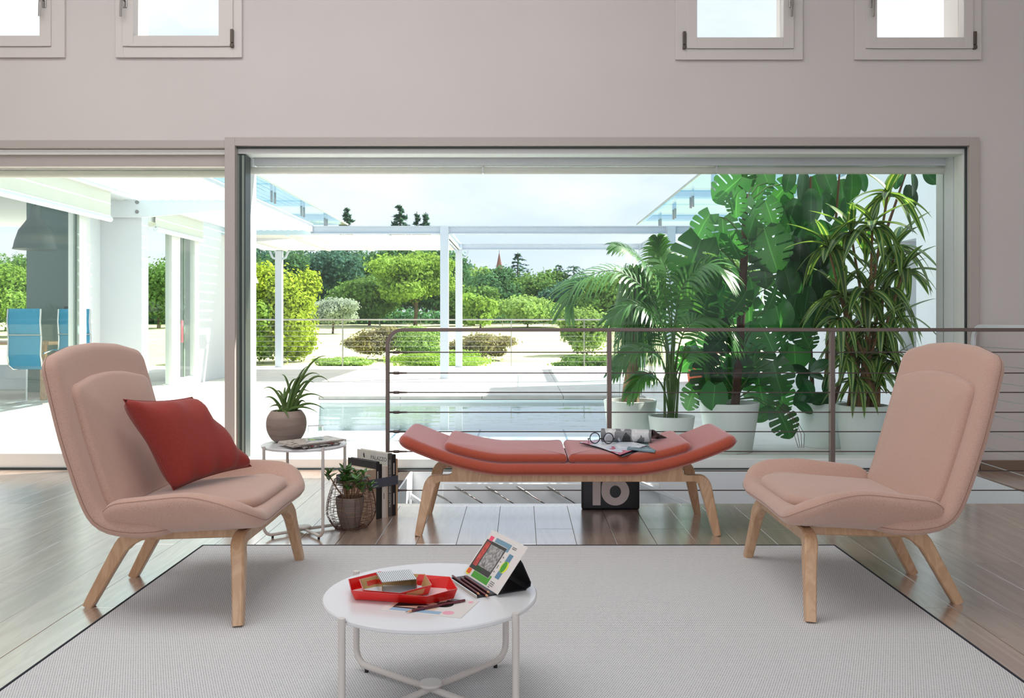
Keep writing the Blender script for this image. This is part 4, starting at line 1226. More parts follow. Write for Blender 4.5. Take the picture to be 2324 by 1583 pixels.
for i, (lb, th, h_, dp, cov, spi) in enumerate(books):
    t = thing('book', lb, 'book', tuple(OB + e1 * off), rz=math.atan2(e1.y, e1.x), group='books held by the grey strap')
    mc = mk('book_cover_%d' % i, cov, .5, var=.04, vscale=40); ms = mk('book_spine_%d' % i, spi, .5)
    c_ = .0022
    part('cover', mc, t, 0, c_, 0, dp, 0, h_); part('cover', mc, t, th - c_, th, 0, dp, 0, h_)
    part('spine', ms, t, 0, th, -.002, 0, 0, h_)
    part('page_block', M_pg, t, c_, th - c_, 0, dp - .004, .003, h_ - .004)
    if i == 5:
        for txt, zc, sz in (('PALAZZO SPINI', .105, .016), ('IL SUO MUSEO', .255, .014)):
            o = put('spine_lettering', text_mesh('spine_lettering', txt, sz, M_lt), t); frame_obj(o, (th * .5, -.0022, zc), (0, 0, 1), (-1, 0, 0))
        o = put('cover_lettering', text_mesh('cover_lettering', 'PALAZZO', .030, M_ld), t); frame_obj(o, (-.0003, .075, .300), (0, -1, 0), (0, 0, 1))
        MB().prism([(.19, .295), (.20, .295), (.205, .312), (.198, .322), (.193, .312)], lambda a, b, c: (-.0003 - c, a, b), .0003).obj('cover_emblem', M_ink, t)
    if i == 6:
        for zc in (.09, .25):
            part('spine_lettering', M_lt, t, th * .35, th * .6, -.0026, -.002, zc - .03, zc + .03)
    if i == 1: part('spine_lettering', M_lt, t, th * .35, th * .6, -.0026, -.002, .2, .25)
    if i == 3: part('spine_lettering', M_ld, t, th * .4, th * .55, -.0026, -.002, .10, .13)
    bobs.append(t); off += th + .0008
M_strap = mk('grey_felt_strap', srgb(86, 90, 104), .7, bump=.3, bscale=300)
ss_ = thing('book_strap', 'wide grey felt strap wrapped around the row of books', 'strap', tuple(OB), rz=math.atan2(e1.y, e1.x))
sz0, sz1 = .165, .212; g = .004
loop = rounded([(-g, -g - .002), (off + g, -g - .002), (off + g, .262), (-g, .262)], .01, .05)
inner = rounded([(-g + .0025, -g + .0005), (off + g - .0025, -g + .0005), (off + g - .0025, .2595), (-g + .0025, .2595)], .008, .05)
n = len(loop); inner = inner if len(inner) == n else [(p[0] * .985 + .002, p[1] * .985 + .002) for p in loop]
vs = [(a, b, z) for z in (sz0, sz1) for a, b in loop] + [(a, b, z) for z in (sz0, sz1) for a, b in inner]
fs = []
for k in range(n):
    j = (k + 1) % n
    fs += [(k, j, n + j, n + k), (2 * n + k, 3 * n + k, 3 * n + j, 2 * n + j), (k, 2 * n + k, 2 * n + j, j), (n + k, n + j, 3 * n + j, 3 * n + k)]
m = MB(); m.add(vs, fs); m.obj('band', M_strap, ss_)
# ================================================================== TERRACE, POOL, WINGS
M_stone = mk('terrace_stone', srgb(216, 212, 204), .75, var=.08, vscale=2.5, objvar=.04, bump=.15, bscale=40)
M_coping = mk('pool_coping', srgb(176, 172, 166), .7, var=.1, vscale=6)
M_pool = mk('pool_liner', srgb(232, 242, 244), .5)
M_joint = mk('pool_joint', srgb(110, 140, 160), .6)
POOL = (-2.72, 1.68, 7.5, 11.9)
OY0, OY1 = WY + WT, 19.4
ter = struct('floor_terrace', 'sunlit pale stone terrace around the pool', 'terrace')
tm = MB()
tm.box(-12, POOL[0], OY0, OY1, -.6, -.045); tm.box(POOL[1], 12, OY0, OY1, -.6, -.045)
tm.box(POOL[0], POOL[1], OY0, POOL[2], -.6, -.045); tm.box(POOL[0], POOL[1], POOL[3], OY1, -.6, -.045)
tm.obj('bed', M_stone, ter)
slab_cache = {}
def slab(x0, x1, y0, y1):
    if x1 - x0 < .05 or y1 - y0 < .05: return
    k = (round(x1 - x0, 3), round(y1 - y0, 3)); g = .003
    if k not in slab_cache:
        a, b = k[0] / 2 - g, k[1] / 2 - g
        slab_cache[k] = MB().box(-a, a, -b, b, -.045, 0).mesh('slab', M_stone, bevel=.002, seg=1)
    put('slab', slab_cache[k], ter, ((x0 + x1) / 2, (y0 + y1) / 2, -.002))
SX = [-9.3, -7.1, -4.9, POOL[0], -1.62, -.54, .58, POOL[1], 3.7, 5.7, 7.9]
SYs = [OY0, POOL[2] - .18, 9.7, POOL[3] + .18, 13.2, 14.75, 16.9, 19.4]
for i in range(len(SX) - 1):
    for j in range(len(SYs) - 1):
        x0, x1, y0, y1 = SX[i], SX[i + 1], SYs[j], SYs[j + 1]
        if x0 >= POOL[0] - .01 and x1 <= POOL[1] + .01 and y0 >= POOL[2] - .2 and y1 <= POOL[3] + .2: continue
        slab(x0, x1, y0, y1)
pool = thing('swimming_pool', 'rectangular pool sunk in the terrace behind the bench', 'pool')
pm = MB()
pm.box(POOL[0], POOL[1], POOL[2] - .17, POOL[3] + .17, -.62, -.45)
pm.obj('basin_floor', M_pool, pool)
pw = MB(); pw.box(POOL[0] + .001, POOL[0] + .02, POOL[2], POOL[3], -.45, -.05); pw.box(POOL[1] - .02, POOL[1] - .001, POOL[2], POOL[3], -.45, -.05)
pw.box(POOL[0] + .02, POOL[1] - .02, POOL[3] - .02, POOL[3], -.45, -.05); pw.box(POOL[0] + .02, POOL[1] - .02, POOL[2], POOL[2] + .02, -.45, -.05)
pw.obj('basin_wall', M_pool, pool)
for x in (-1.62, -.54, .58): part('floor_joint', M_joint, pool, x - .012, x + .012, POOL[2] + .02, POOL[3] - .02, -.45, -.447)
for y in (8.6, 9.7, 10.8): part('floor_joint', M_joint, pool, POOL[0] + .02, POOL[1] - .02, y - .008, y + .008, -.45, -.4475)
for (x0, x1, y0, y1) in ((POOL[0], POOL[1], POOL[3], POOL[3] + .17), (POOL[0], POOL[1], POOL[2] - .17, POOL[2])):
    n = 4
    for k in range(n): part('coping_stone', M_coping, pool, x0 + (x1 - x0) * k / n + .003, x0 + (x1 - x0) * (k + 1) / n - .003, y0, y1, -.06, 0, bevel=.003)
def mk_water():
    m = bpy.data.materials.new('pool_water'); m.use_nodes = True
    N, L = m.node_tree.nodes, m.node_tree.links; N.remove(N['Principled BSDF'])
    t = N.new('ShaderNodeBsdfTransparent'); t.inputs['Color'].default_value = (.97, .995, .995, 1)
    g = N.new('ShaderNodeBsdfGlossy'); g.inputs['Roughness'].default_value = .015
    fr = N.new('ShaderNodeFresnel'); fr.inputs['IOR'].default_value = 1.33; mx = N.new('ShaderNodeMixShader')
    tc = N.new('ShaderNodeTexCoord'); no = N.new('ShaderNodeTexNoise'); no.inputs['Scale'].default_value = 1.6; no.inputs['Detail'].default_value = 3
    mp = N.new('ShaderNodeMapping'); mp.inputs['Scale'].default_value = (.8, 1.8, 1); L.new(tc.outputs['Object'], mp.inputs['Vector']); L.new(mp.outputs['Vector'], no.inputs['Vector'])
    bp = N.new('ShaderNodeBump'); bp.inputs['Strength'].default_value = .12; bp.inputs['Distance'].default_value = .03; L.new(no.outputs['Fac'], bp.inputs['Height'])
    L.new(bp.outputs['Normal'], g.inputs['Normal'])
    L.new(fr.outputs['Fac'], mx.inputs['Fac']); L.new(t.outputs['BSDF'], mx.inputs[1]); L.new(g.outputs['BSDF'], mx.inputs[2]); L.new(mx.outputs['Shader'], N['Material Output'].inputs['Surface'])
    return m
wt = MB(); wt.add([(POOL[0] + .02, POOL[2] + .02, -.07), (POOL[1] - .02, POOL[2] + .02, -.07), (POOL[1] - .02, POOL[3] - .02, -.07), (POOL[0] + .02, POOL[3] - .02, -.07)], [(0, 1, 2, 3)])
tag(wt.obj('pool_water', mk_water()), 'still pool water mirroring the sky and trees', 'water', kind='stuff')

# ---- left wing
FX, BXW = -5.2, -5.77
lw = struct('wall_left_wing', 'white and grey facade of the left wing with projecting fins', 'wall')
part('fin', M_wgrey, lw, BXW, FX, 12.1, 12.32, 0, 2.75); part('fin', M_wgrey, lw, BXW, FX, 16.2, 16.42, 0, 2.75)
part('recess_wall', M_white, lw, BXW - .12, BXW, 11.5, 12.1, 0, 2.75)
part('solid_wall', M_wgrey, lw, FX - .3, FX - .06, 14.25, 16.2, 0, 2.75)
part('roof_slab', M_white, lw, -11, FX + .02, 7.0, 16.42, 2.75, 3.0)
part('stone_plinth', mk('plinth_stone', srgb(206, 190, 160), .8), lw, FX - .35, FX + .03, 16.12, 16.2, 0, .24)
part('stone_plinth', MATS['plinth_stone'], lw, BXW, FX + .03, 12.05, 12.1, 0, .24)
M_inwall = mk('dining_wall', srgb(142, 160, 154), .85)
part('partition', M_inwall, lw, -6.95, FX - .12, 12.4, 12.5, 0, 2.75)
part('dark_board', mk('slate_board', srgb(92, 98, 100), .7), lw, PX(147, 12.38), PX(176, 12.38), 12.36, 12.4, .55, PZ(695, 12.38))
part('dining_floor', M_stone, lw, -11, FX - .1, 7.0, 12.4, -.01, .012)
part('parapet', M_white, lw, -11, -6.95, 13.0, 13.15, 0, .36)
w6 = struct('window_6', 'large dining room window in the left wing behind the chair', 'window')
part('pane', M_glass_l, w6, FX - .02, FX, 7.2, 10.33, .1, 2.3)
part('edge_frame', M_prof, w6, FX - .04, FX + .01, 10.33, 10.37, 0, 2.6); part('corner_frame', M_frame, w6, FX - .12, FX, 10.37, 10.56, 0, 2.6)
part('foot_frame', M_frame, w6, FX - .06, FX + .02, 7.2, 10.37, 0, .1)
part('return_frame', M_frame, w6, BXW, BXW + .06, 11.5, 11.7, 0, 2.6)
d2 = struct('door_2', 'glazed terrace door with white frame in the left wing', 'door')
DX = -5.22
part('side_pane', M_glass_l, d2, DX - .02, DX, 12.32, 13.1, .06, 2.4)
part('foot_frame', M_frame, d2, DX - .04, DX + .02, 12.32, 13.1, 0, .06)
part('post', M_frame, d2, DX - .06, DX + .04, 13.1, 13.42, 0, 2.5, bevel=.004)
part('door_pane', M_glass_l, d2, DX - .0, DX + .02, 13.42, 14.0, .14, 2.4)
part('door_stile', M_frame, d2, DX - .03, DX + .05, 14.0, 14.18, 0, 2.5, bevel=.004); part('door_foot', M_frame, d2, DX - .03, DX + .05, 13.42, 14.0, 0, .14)
part('mid_mullion', M_prof, d2, DX - .02, DX + .0, 13.68, 13.72, .14, 2.4)
part('head', M_frame, d2, DX - .06, DX + .05, 12.32, 14.18, 2.4, 2.52)
part('pull_handle', mk('pink_handle', srgb(214, 130, 140), .4), d2, DX + .05, DX + .075, 13.42, 13.46, .68, 1.02, bevel=.004)

# dining room contents
M_blue = mk('blue_mesh', srgb(92, 176, 208), .6, trans=.3); M_chrome = mk('chrome', srgb(220, 220, 218), .15, metal=1)
def blue_chair(label, x, y, rz):
    t = thing('dining_chair', label, 'chair', (x, y, .012), rz, group='blue dining chairs in the left wing')
    # local: back towards -y (camera side)
    prof = [(-.21, 1.15), (-.225, 1.0), (-.20, .80), (-.215, .60), (-.19, .47), (-.12, .43), (.0, .42), (.22, .44)]
    vs, fs = [], []
    for yy, zz in prof:
        for xx in (-.185, .185): vs.append((xx, yy, zz))
    for k in range(len(prof) - 1): fs.append((2 * k, 2 * k + 1, 2 * k + 3, 2 * k + 2))
    m = MB(); m.add(vs, fs); vs2 = [(a, b + .006, c + .004) for a, b, c in vs]; m.add(vs2, [f[::-1] for f in fs]); m.obj('sling', M_blue, t, smooth=True)
    for s in (-1, 1):
        MB().tube([(s * .195, a, b) for a, b in prof], .011, 8).obj('side_tube', M_chrome, t, smooth=True)
        MB().tube([(s * .2, .2, .43), (s * .21, .2, .02), (s * .21, -.22, .02)], .011, 8).obj('leg', M_chrome, t, smooth=True)
        MB().tube([(s * .21, -.18, .62), (s * .25, -.05, .66), (s * .25, .12, .64)], .011, 8).obj('armrest', M_chrome, t, smooth=True)
    MB().tube([(-.2, -.21, .84), (.2, -.21, .84)], .009, 8).obj('crossbar', M_chrome, t, smooth=True)
    return t
blue_chair('blue mesh dining chair seen whole through the left window', PX(62, 10.55), 10.7, 0)
blue_chair('blue mesh dining chair half hidden by the window edge', PX(170, 10.9), 11.1, 0)
dt = thing('dining_table', 'light wood dining table in the left wing', 'table', (-6.82, 11.5, .012))
part('table_top', M_birch, dt, -.95, .85, -.35, .45, .70, .74, bevel=.004)
for x in (-.85, .75):
    for y in (-.28, .38): part('leg', M_birch, dt, x - .03, x + .03, y - .03, y + .03, 0, .70)
pl = thing('pendant_lamp', 'grey dome pendant lamp over the dining table', 'lamp', (PX(80, 11.2), 11.2, PZ(566, 11.2)))
M_pend = mk('pendant_grey', srgb(112, 122, 122), .5)
MB().lathe([(.26, 0), (.25, .02), (.235, .1), (.19, .24), (.12, .34), (.07, .42), (.06, .55), (.0, .56)], 32).obj('shade', M_pend, pl, smooth=True)
MB().tube([(0, 0, .55), (0, 0, 2.738 - PZ(566, 11.2))], .006, 6).obj('cord', M_black, pl)

# ---- exterior roller blinds
M_blind = mk('cream_blind', srgb(238, 236, 224), .8, trans=.25)
def blind(label, name='roller_blind', **k): return thing(name, label, 'blind', group='exterior roller blinds', **k)
r1 = blind('three section cream roller blind above the picture window')
yb = WY + .34; zt_ = PZ(388.5, yb)
part('cassette', M_steelw, r1, X_WL + .04, PX(2168, yb), yb - .07, yb + .06, PZ(379, yb), PZ(353, yb), bevel=.006)
for a, b in ((566, 1094), (1098, 1621), (1625, 2158)):
    MB().tube([(PX(a, yb), yb - .03, zt_), (PX(b, yb), yb - .03, zt_)], .026, 16).obj('tube', M_blind, r1, smooth=True)
for a in (1096, 1623, 2161): part('bracket', M_metal, r1, PX(a - 2, yb), PX(a + 2, yb), yb - .05, yb + .0, zt_ - .02, PZ(379, yb))
r2 = blind('cream roller blind above the left sliding door')
part('cassette', M_frame, r2, X_DL, X_DR, yb - .07, yb + .06, PZ(388, yb), PZ(372, yb) + .1, bevel=.006)
MB().tube([(X_DL, yb - .03, PZ(396, yb)), (X_DR, yb - .03, PZ(396, yb))], .028, 16).obj('tube', M_blind, r2, smooth=True)
r3 = blind('lowered white blind panel over the dining room window')
part('fabric', M_blind, r3, FX + .10, FX + .11, 7.3, 10.95, 2.30, 2.62)
MB().tube([(FX + .105, 7.3, 2.28), (FX + .105, 10.95, 2.28)], .035, 12).obj('bottom_bar', M_steelw, r3, smooth=True)
part('cassette', M_steelw, r3, FX + .02, FX + .16, 7.3, 11.0, 2.62, 2.74, bevel=.01)
r4 = blind('lowered white blind panel over the terrace door of the left wing')
part('fabric', M_blind, r4, FX + .08, FX + .09, 12.36, 14.2, 2.32, 2.6)
MB().tube([(FX + .085, 12.36, 2.3), (FX + .085, 14.2, 2.3)], .035, 12).obj('bottom_bar', M_steelw, r4, smooth=True)
part('cassette', M_steelw, r4, FX + .02, FX + .14, 12.33, 14.2, 2.6, 2.72, bevel=.01)

# ---- louvred canopy of the left wing
lc = thing('louvre_canopy', 'white steel canopy with long louvre slats along the left wing', 'canopy')
for y in (12.0, 16.12):
    fr3 = lambda a, b, c, y=y: (a, y + c, b)
    bm_ = MB().prism([(BXW, 2.43), (-5.1, 2.43), (-3.66, 2.56), (-3.66, 2.70), (BXW, 2.70)], fr3, .06).obj('tapered_beam', M_steelw, lc)
    for bx_, bz in ((-5.7, 2.5), (-5.7, 2.63), (-5.22, 2.5), (-5.22, 2.63)):
        MB().tube([(bx_, y - .012, bz), (bx_, y, bz)], .025, 10).obj('bolt', M_metal, bm_)
part('edge_beam', M_steelw, lc, -3.72, -3.62, 6.9, 15.4, 2.56, 2.70, bevel=.004)
sl = MB().prism([(-.066, -.012), (.066, .018), (.064, .024), (-.068, -.006)], lambda a, b, c: (a, c, b), 1.0).mesh('louvre_slat', mk('louvre_white', srgb(240, 243, 245), .5, trans=.6))
for (y0, y1) in ((7.2, 11.98), (12.1, 16.1)):
    for k in range(15):
        o = put('louvre_slat', sl, lc, (-5.62 + .125 * k, y0, 2.66)); o.scale = (1, y1 - y0, 1)
MB().tube([(-5.0, 7.2, 2.74), (-5.0, 11.4, 2.74)], .03, 10).obj('light_tube', M_steelw, lc, smooth=True)
def canopy(label, x0, x1, y0, y1, z, xe):
    t = thing('glass_canopy', label, 'canopy', group='glass roofs over the side wings')
    n = 6
    for k in range(n):
        a, b = y0 + (y1 - y0) * k / n, y0 + (y1 - y0) * (k + 1) / n
        p = part('pane', M_glass_b, t, x0, x1, a + .01, b - .01, z, z + .02)
        for yy in ((a + b) / 2 - .09, (a + b) / 2 + .09):
            MB().tube([(xe, yy, z - .14), (xe, yy, z + .03)], .02, 10).obj('standoff', M_metal, p)
    part('edge_strip', M_prof, t, (x1 if xe < 0 else x0) - .008, (x1 if xe < 0 else x0) + .008, y0, y1, z - .004, z + .024)
    return t
canopy('blue tinted glass roof above the left wing canopy', -5.4, -3.42, 6.9, 17.5, 2.9, -3.67)
canopy('blue tinted glass roof at right behind the tall plants', 2.31, 4.2, 8.2, 17.5, 2.9, 2.65)

# ---- steel pergola at the end of the terrace
pg = thing('pergola', 'white steel pergola frame at the far end of the terrace', 'pergola')
def hbeam(a, b, zc, h, along):
    m = MB(); w = .1
    (x0, y0), (x1, y1) = a, b
    if along == 'x':
        m.box(x0, x1, y0 - w / 2, y0 + w / 2, zc + h / 2 - .014, zc + h / 2); m.box(x0, x1, y0 - w / 2, y0 + w / 2, zc - h / 2, zc - h / 2 + .014); m.box(x0, x1, y0 - .01, y0 + .01, zc - h / 2, zc + h / 2)
    else:
        m.box(x0 - w / 2, x0 + w / 2, y0, y1, zc + h / 2 - .014, zc + h / 2); m.box(x0 - w / 2, x0 + w / 2, y0, y1, zc - h / 2, zc - h / 2 + .014); m.box(x0 - .01, x0 + .01, y0, y1, zc - h / 2, zc + h / 2)
    return m.obj('beam', M_perg, pg)
zb_ = 2.59
for x0, x1 in ((-3.66, -1.40), (-1.25, 2.55), (2.71, 7)): hbeam((x0, 15.4), (x1, 15.4), zb_, .14, 'x')
for x0, x1 in ((-5.6, -1.40), (-1.25, 2.55), (2.71, 7)): hbeam((x0, 19.0), (x1, 19.0), zb_, .14, 'x')
for x in (-1.325, 2.63): hbeam((x, 15.48), (x, 18.93), zb_, .14, 'y')
for x, y in ((-1.325, 15.4), (2.63, 15.4), (-5.2, 19.0), (-1.325, 19.0), (2.63, 19.0)):
    m = MB(); z1 = 2.66 if y < 16 or x > -5 else 2.5
    m.box(x - .07, x + .07, y - .07, y - .055, 0, z1); m.box(x - .07, x + .07, y + .055, y + .07, 0, z1); m.box(x - .012, x + .012, y - .06, y + .06, 0, z1); m.box(x - .075, x + .075, y - .075, y + .075, 0, .015)
    m.box(x - .07, x - .055, y - .06, y + .06, 0, z1); m.box(x + .055, x + .07, y - .06, y + .06, 0, z1)
    m.obj('post', M_perg, pg)
for x in (-5.2,):
    for s in (-1, 1): MB().tube([(x + s * .07, 19.0, 2.33), (x + s * .14, 19, 2.36), (x + s * .2, 19.0, 2.5)], .025, 8).obj('brace', M_perg, pg, smooth=True)
MB().tube([(-1.25, 18.98, 2.38), (-1.18, 18.98, 2.36), (-1.12, 18.98, 2.44), (-1.12, 18.98, 2.52)], .02, 8).obj('brace', M_perg, pg, smooth=True)
aw = thing('fabric_awning', 'flat cream fabric awning stretched over the left part of the pergola', 'awning')
M_awn = mk('awning_cloth', srgb(236, 228, 218), .8, trans=.35)
xs_ = [-5.5, -5.02, -4.1, -3.2, -2.29, -1.40]
for a, b in zip(xs_, xs_[1:]): part('cloth_panel', M_awn, aw, a + .01, b - .01, 15.5, 18.93, 2.512, 2.52)
for a in xs_[1:-1]: part('batten', M_steelw, aw, a - .03, a + .03, 15.5, 18.93, 2.49, 2.515)
wl_ = thing('pergola_lamp', 'small white cone lamp hanging at the left of the pergola', 'lamp', (PX(574, 17.0), 17.0, PZ(642, 17)))
MB().lathe([(.11, 0), (.10, .03), (.04, .2), (.03, .24), (0, .25)], 20).obj('shade', M_white, wl_, smooth=True)
MB().tube([(0, 0, .24), (0, 0, 2.51 - PZ(642, 17))], .01, 6).obj('rod', M_steelw, wl_)
# ---- cable railing at the terrace edge
er = thing('terrace_railing', 'thin steel cable railing along the far terrace edge', 'railing')
EYY = 19.34
MB().tube([(-7.5, EYY, 1.02), (8, EYY, 1.02)], .018, 8).obj('top_rail', M_metal, er, smooth=True)
for k in range(8): MB().tube([(-7.5, EYY, .10 + .112 * k), (8, EYY, .10 + .112 * k)], .004, 5).obj('cable', M_metal, er)
for x in (-7.4, -3.9, -.2, 1.4, 4.4, 6.0): part('post', M_metal, er, x - .01, x + .01, EYY - .025, EYY + .025, -.002, 1.01)

# ---- right wing
rw_ = struct('wall_right_wing', 'white rendered wall of the right wing behind the tall plants', 'wall')
part('wall_low', M_white, rw_, 4.2, 4.6, OY0, 9.35, 0, 3.3); part('wall_low', M_white, rw_, 4.2, 4.6, 9.75, 13.2, 0, 3.3)
part('under_sill', M_white, rw_, 4.2, 4.6, 9.35, 9.75, 0, .70); part('over_lintel', M_white, rw_, 4.2, 4.6, 9.35, 9.75, 1.9, 3.3)
part('recess_back', M_wgrey, rw_, 4.5, 4.6, 9.35, 9.75, .7, 1.9)
part('sill', M_coping, rw_, 4.15, 4.5, 9.33, 9.77, .68, .70)
part('tall_block', M_white, rw_, 4.2, 7.5, 13.2, 15.3, 0, 5.8)
part('wing_roof', M_white, rw_, 4.2, 8, OY0, 13.2, 3.3, 3.45)
# orange planter seen between the palms
op = thing('terracotta_planter', 'terracotta orange planter standing far back on the terrace', 'planter', (PX(1590, 14.5), 14.5, 0))
MB().lathe([(.2, 0), (.26, .42), (.29, .5), (.26, .5), (.25, .46), (0, .46)], 24).obj('pot', mk('terracotta', srgb(214, 104, 66), .7), op, smooth=True)
MB().lathe([(0, .47), (.25, .465)], 16).obj('soil', M_soil, op)

# ================================================================== GARDEN
def gz(d, x=0): return -.12 + .0178 * (d - 20)
gm = MB(); N1, N2 = 30, 24
vs = []; fs = []
rg = random.Random(2)
for i in range(N1 + 1):
    d = 19.45 + (170 - 19.45) * (i / N1) ** 1.8
    for j in range(N2 + 1):
        x = -110 + 220 * j / N2
        z = gz(min(d, 62)) + max(0, d - 62) * .004
        vs.append((x, d, z + rg.uniform(-.03, .03) * (1 if i else 0)))
for i in range(N1):
    for j in range(N2): fs.append((i * (N2 + 1) + j, i * (N2 + 1) + j + 1, (i + 1) * (N2 + 1) + j + 1, (i + 1) * (N2 + 1) + j))
gm.add(vs, fs)
M_grass = mk('meadow_grass', srgb(196, 200, 146), .95, var=.16, vscale=.35, bump=.5, bscale=4)
struct('ground_meadow', 'sunlit dry meadow sloping up behind the terrace', 'meadow', gm.obj('ground_meadow', M_grass, smooth=True))
# left lawn beyond dining room
M_fol = {}
def fol(name, c, var=.45, tr=.35):
    M_fol[name] = mk('foliage_' + name, c, .7, var=var, vscale=.9, trans=tr, objvar=.12, spec=.2); return M_fol[name]
fol('green', srgb(104, 138, 78)); fol('dark', srgb(84, 122, 86)); fol('lime', srgb(136, 168, 82)); fol('yellow', srgb(158, 178, 66)); fol('olive', srgb(164, 178, 158), .3)
fol('cedar', srgb(80, 116, 102)); fol('heather', srgb(146, 142, 108)); fol('pale', srgb(144, 174, 104)); fol('hedge', srgb(84, 128, 88))
M_bark = mk('tree_bark', srgb(104, 88, 74), .9, var=.3, vscale=6)

def leaf_cloud(name, blobs, n, size, mat, seed, up=.25, surf=.35, aspect=1.7):
    """blobs: (cx,cy,cz,rx,ry,rz,weight)"""
    r = np.random.default_rng(seed)
    w = np.array([b[6] if len(b) > 6 else b[3] * b[4] * b[5] for b in blobs]) ** .8; w = w / w.sum()
    idx = r.choice(len(blobs), n, p=w)
    B = np.array([b[:6] for b in blobs])[idx]
    d = r.normal(size=(n, 3)); d /= np.linalg.norm(d, axis=1)[:, None]
    rad = surf + (1 - surf) * r.random(n) ** .6; rad *= 1 + .16 * r.normal(size=n)
    P = B[:, :3] + d * B[:, 3:6] * rad[:, None]
    nrm = d + r.normal(size=(n, 3)) * .6 + np.array([0, 0, up]); nrm /= np.linalg.norm(nrm, axis=1)[:, None]
    t = r.normal(size=(n, 3)); t -= nrm * (t * nrm).sum(1)[:, None]; t /= np.linalg.norm(t, axis=1)[:, None]
    b = np.cross(nrm, t); s = size * (.6 + .8 * r.random(n))[:, None]
    V = np.stack([P - t * s * aspect / 2, P + b * s / 2 + nrm * s * .08, P + t * s * aspect / 2, P - b * s / 2 + nrm * s * .08], 1).reshape(-1, 3)
    return quads(name, V, mat)
def quads(name, V, mat):
    n = len(V) // 4
    me = bpy.data.meshes.new(name)
    me.vertices.add(4 * n); me.vertices.foreach_set('co', np.ascontiguousarray(V, dtype=np.float32).ravel())
    me.loops.add(4 * n); me.loops.foreach_set('vertex_index', np.arange(4 * n, dtype=np.int32))
    me.polygons.add(n); me.polygons.foreach_set('loop_start', np.arange(0, 4 * n, 4, dtype=np.int32))
    me.update(calc_edges=True); me.materials.append(mat)
    return me
def crown(seed, rx, rz, n=9):
    r = random.Random(seed); out = [(0, 0, 0, rx * .72, rx * .72, rz * .75)]
    for k in range(n):
        a = r.uniform(0, 2 * PI); q = r.uniform(.35, .75); zz = r.uniform(-.5, .65) * rz; s = r.uniform(.28, .48)
        out.append((rx * q * math.cos(a), rx * q * math.sin(a), zz, rx * s, rx * s, rz * s * .9))
    return out
def tree(label, xpx, d, ytop, ybase, wpx, mat, seed, name='tree', n=15000, size=None, trunk=True, nb=10, cat='tree', group='trees beyond the meadow', low=.02):
    x = PX(xpx, d); zt2, zb2 = PZ(ytop, d), (PZ(ybase, d) if ybase else gz(min(d, 62)))
    H = zt2 - zb2; rx = wpx * d / FPX / 2; c0 = zb2 + H * (low + (1 - low) / 2); rz_ = H * (1 - low) / 2
    t = thing(name, label, cat, (x, d, zb2), group=group)
    bl_ = [(b[0], b[1], b[2] + c0 - zb2, *b[3:]) for b in crown(seed, rx, rz_, nb)]
    put('foliage', leaf_cloud('foliage', bl_, n, size or max(.07, d * .0024), mat, seed), t)
    if trunk:
        MB().tube([(0, 0, -.1), (.02 * H, 0, H * .3), (-.01 * H, .01 * H, H * .7)], [.03 * H, .022 * H, .008 * H], 8).obj('trunk', M_bark, t, smooth=True)
        for k in range(3):
            a = k * 2.1 + seed; MB().tube([(.01 * H, 0, H * .28), (rx * .4 * math.cos(a), rx * .4 * math.sin(a), H * .6)], [.014 * H, .005 * H], 6).obj('branch', M_bark, t, smooth=True)
    return t
def conifer(label, xpx, d, ytop, wpx, mat, seed, tiers=20, name='conifer', group='conifers on the skyline', slim=1.0):
    x = PX(xpx, d); zb2 = gz(62); H = PZ(ytop, d) - zb2; R = wpx * d / FPX / 2 * 1.5
    t = thing(name, label, 'tree', (x, d, zb2), group=group)
    r = np.random.default_rng(seed); V = []
    rr2 = random.Random(seed)
    for k in range(tiers):
        q = (k + .5) / tiers; z = H * (.12 + .86 * q); rad = R * (1 - q) ** (slim * .75) + .04 * R
        nbz = 5
        for j in range(nbz):
            a = 2 * PI * j / nbz + rr2.uniform(-.4, .4); L_ = rad * rr2.uniform(.7, 1.15)
            m = 26
            s = r.random(m) ** .7
            px_ = L_ * s * math.cos(a) + r.normal(size=m) * .06 * L_; py_ = L_ * s * math.sin(a) + r.normal(size=m) * .06 * L_
            pz_ = z + rr2.uniform(-.5, .5) * H / tiers + L_ * (.30 * s - .42 * s * s) + r.normal(size=m) * .12 * H / tiers
            P = np.stack([px_, py_, pz_], 1); sz = .022 * H * (.5 + r.random(m))[:, None]
            tt = np.stack([np.cos(a) + r.normal(size=m) * .5, np.sin(a) + r.normal(size=m) * .5, r.normal(size=m) * .35 + .1], 1); tt /= np.linalg.norm(tt, axis=1)[:, None]
            up_ = r.normal(size=(m, 3)) * .5 + np.array([0, 0, 1]); b = np.cross(tt, up_); b /= np.linalg.norm(b, axis=1)[:, None]
            V.append(np.stack([P - tt * sz, P + b * sz * .35, P + tt * sz, P - b * sz * .35], 1).reshape(-1, 3))
    put('foliage', quads('foliage', np.concatenate(V), mat), t)
    MB().tube([(0, 0, -.1), (0, 0, H * .6), (0, 0, H)], [.02 * H, .012 * H, .003 * H], 8).obj('trunk', M_bark, t, smooth=True)
    return t
F = M_fol
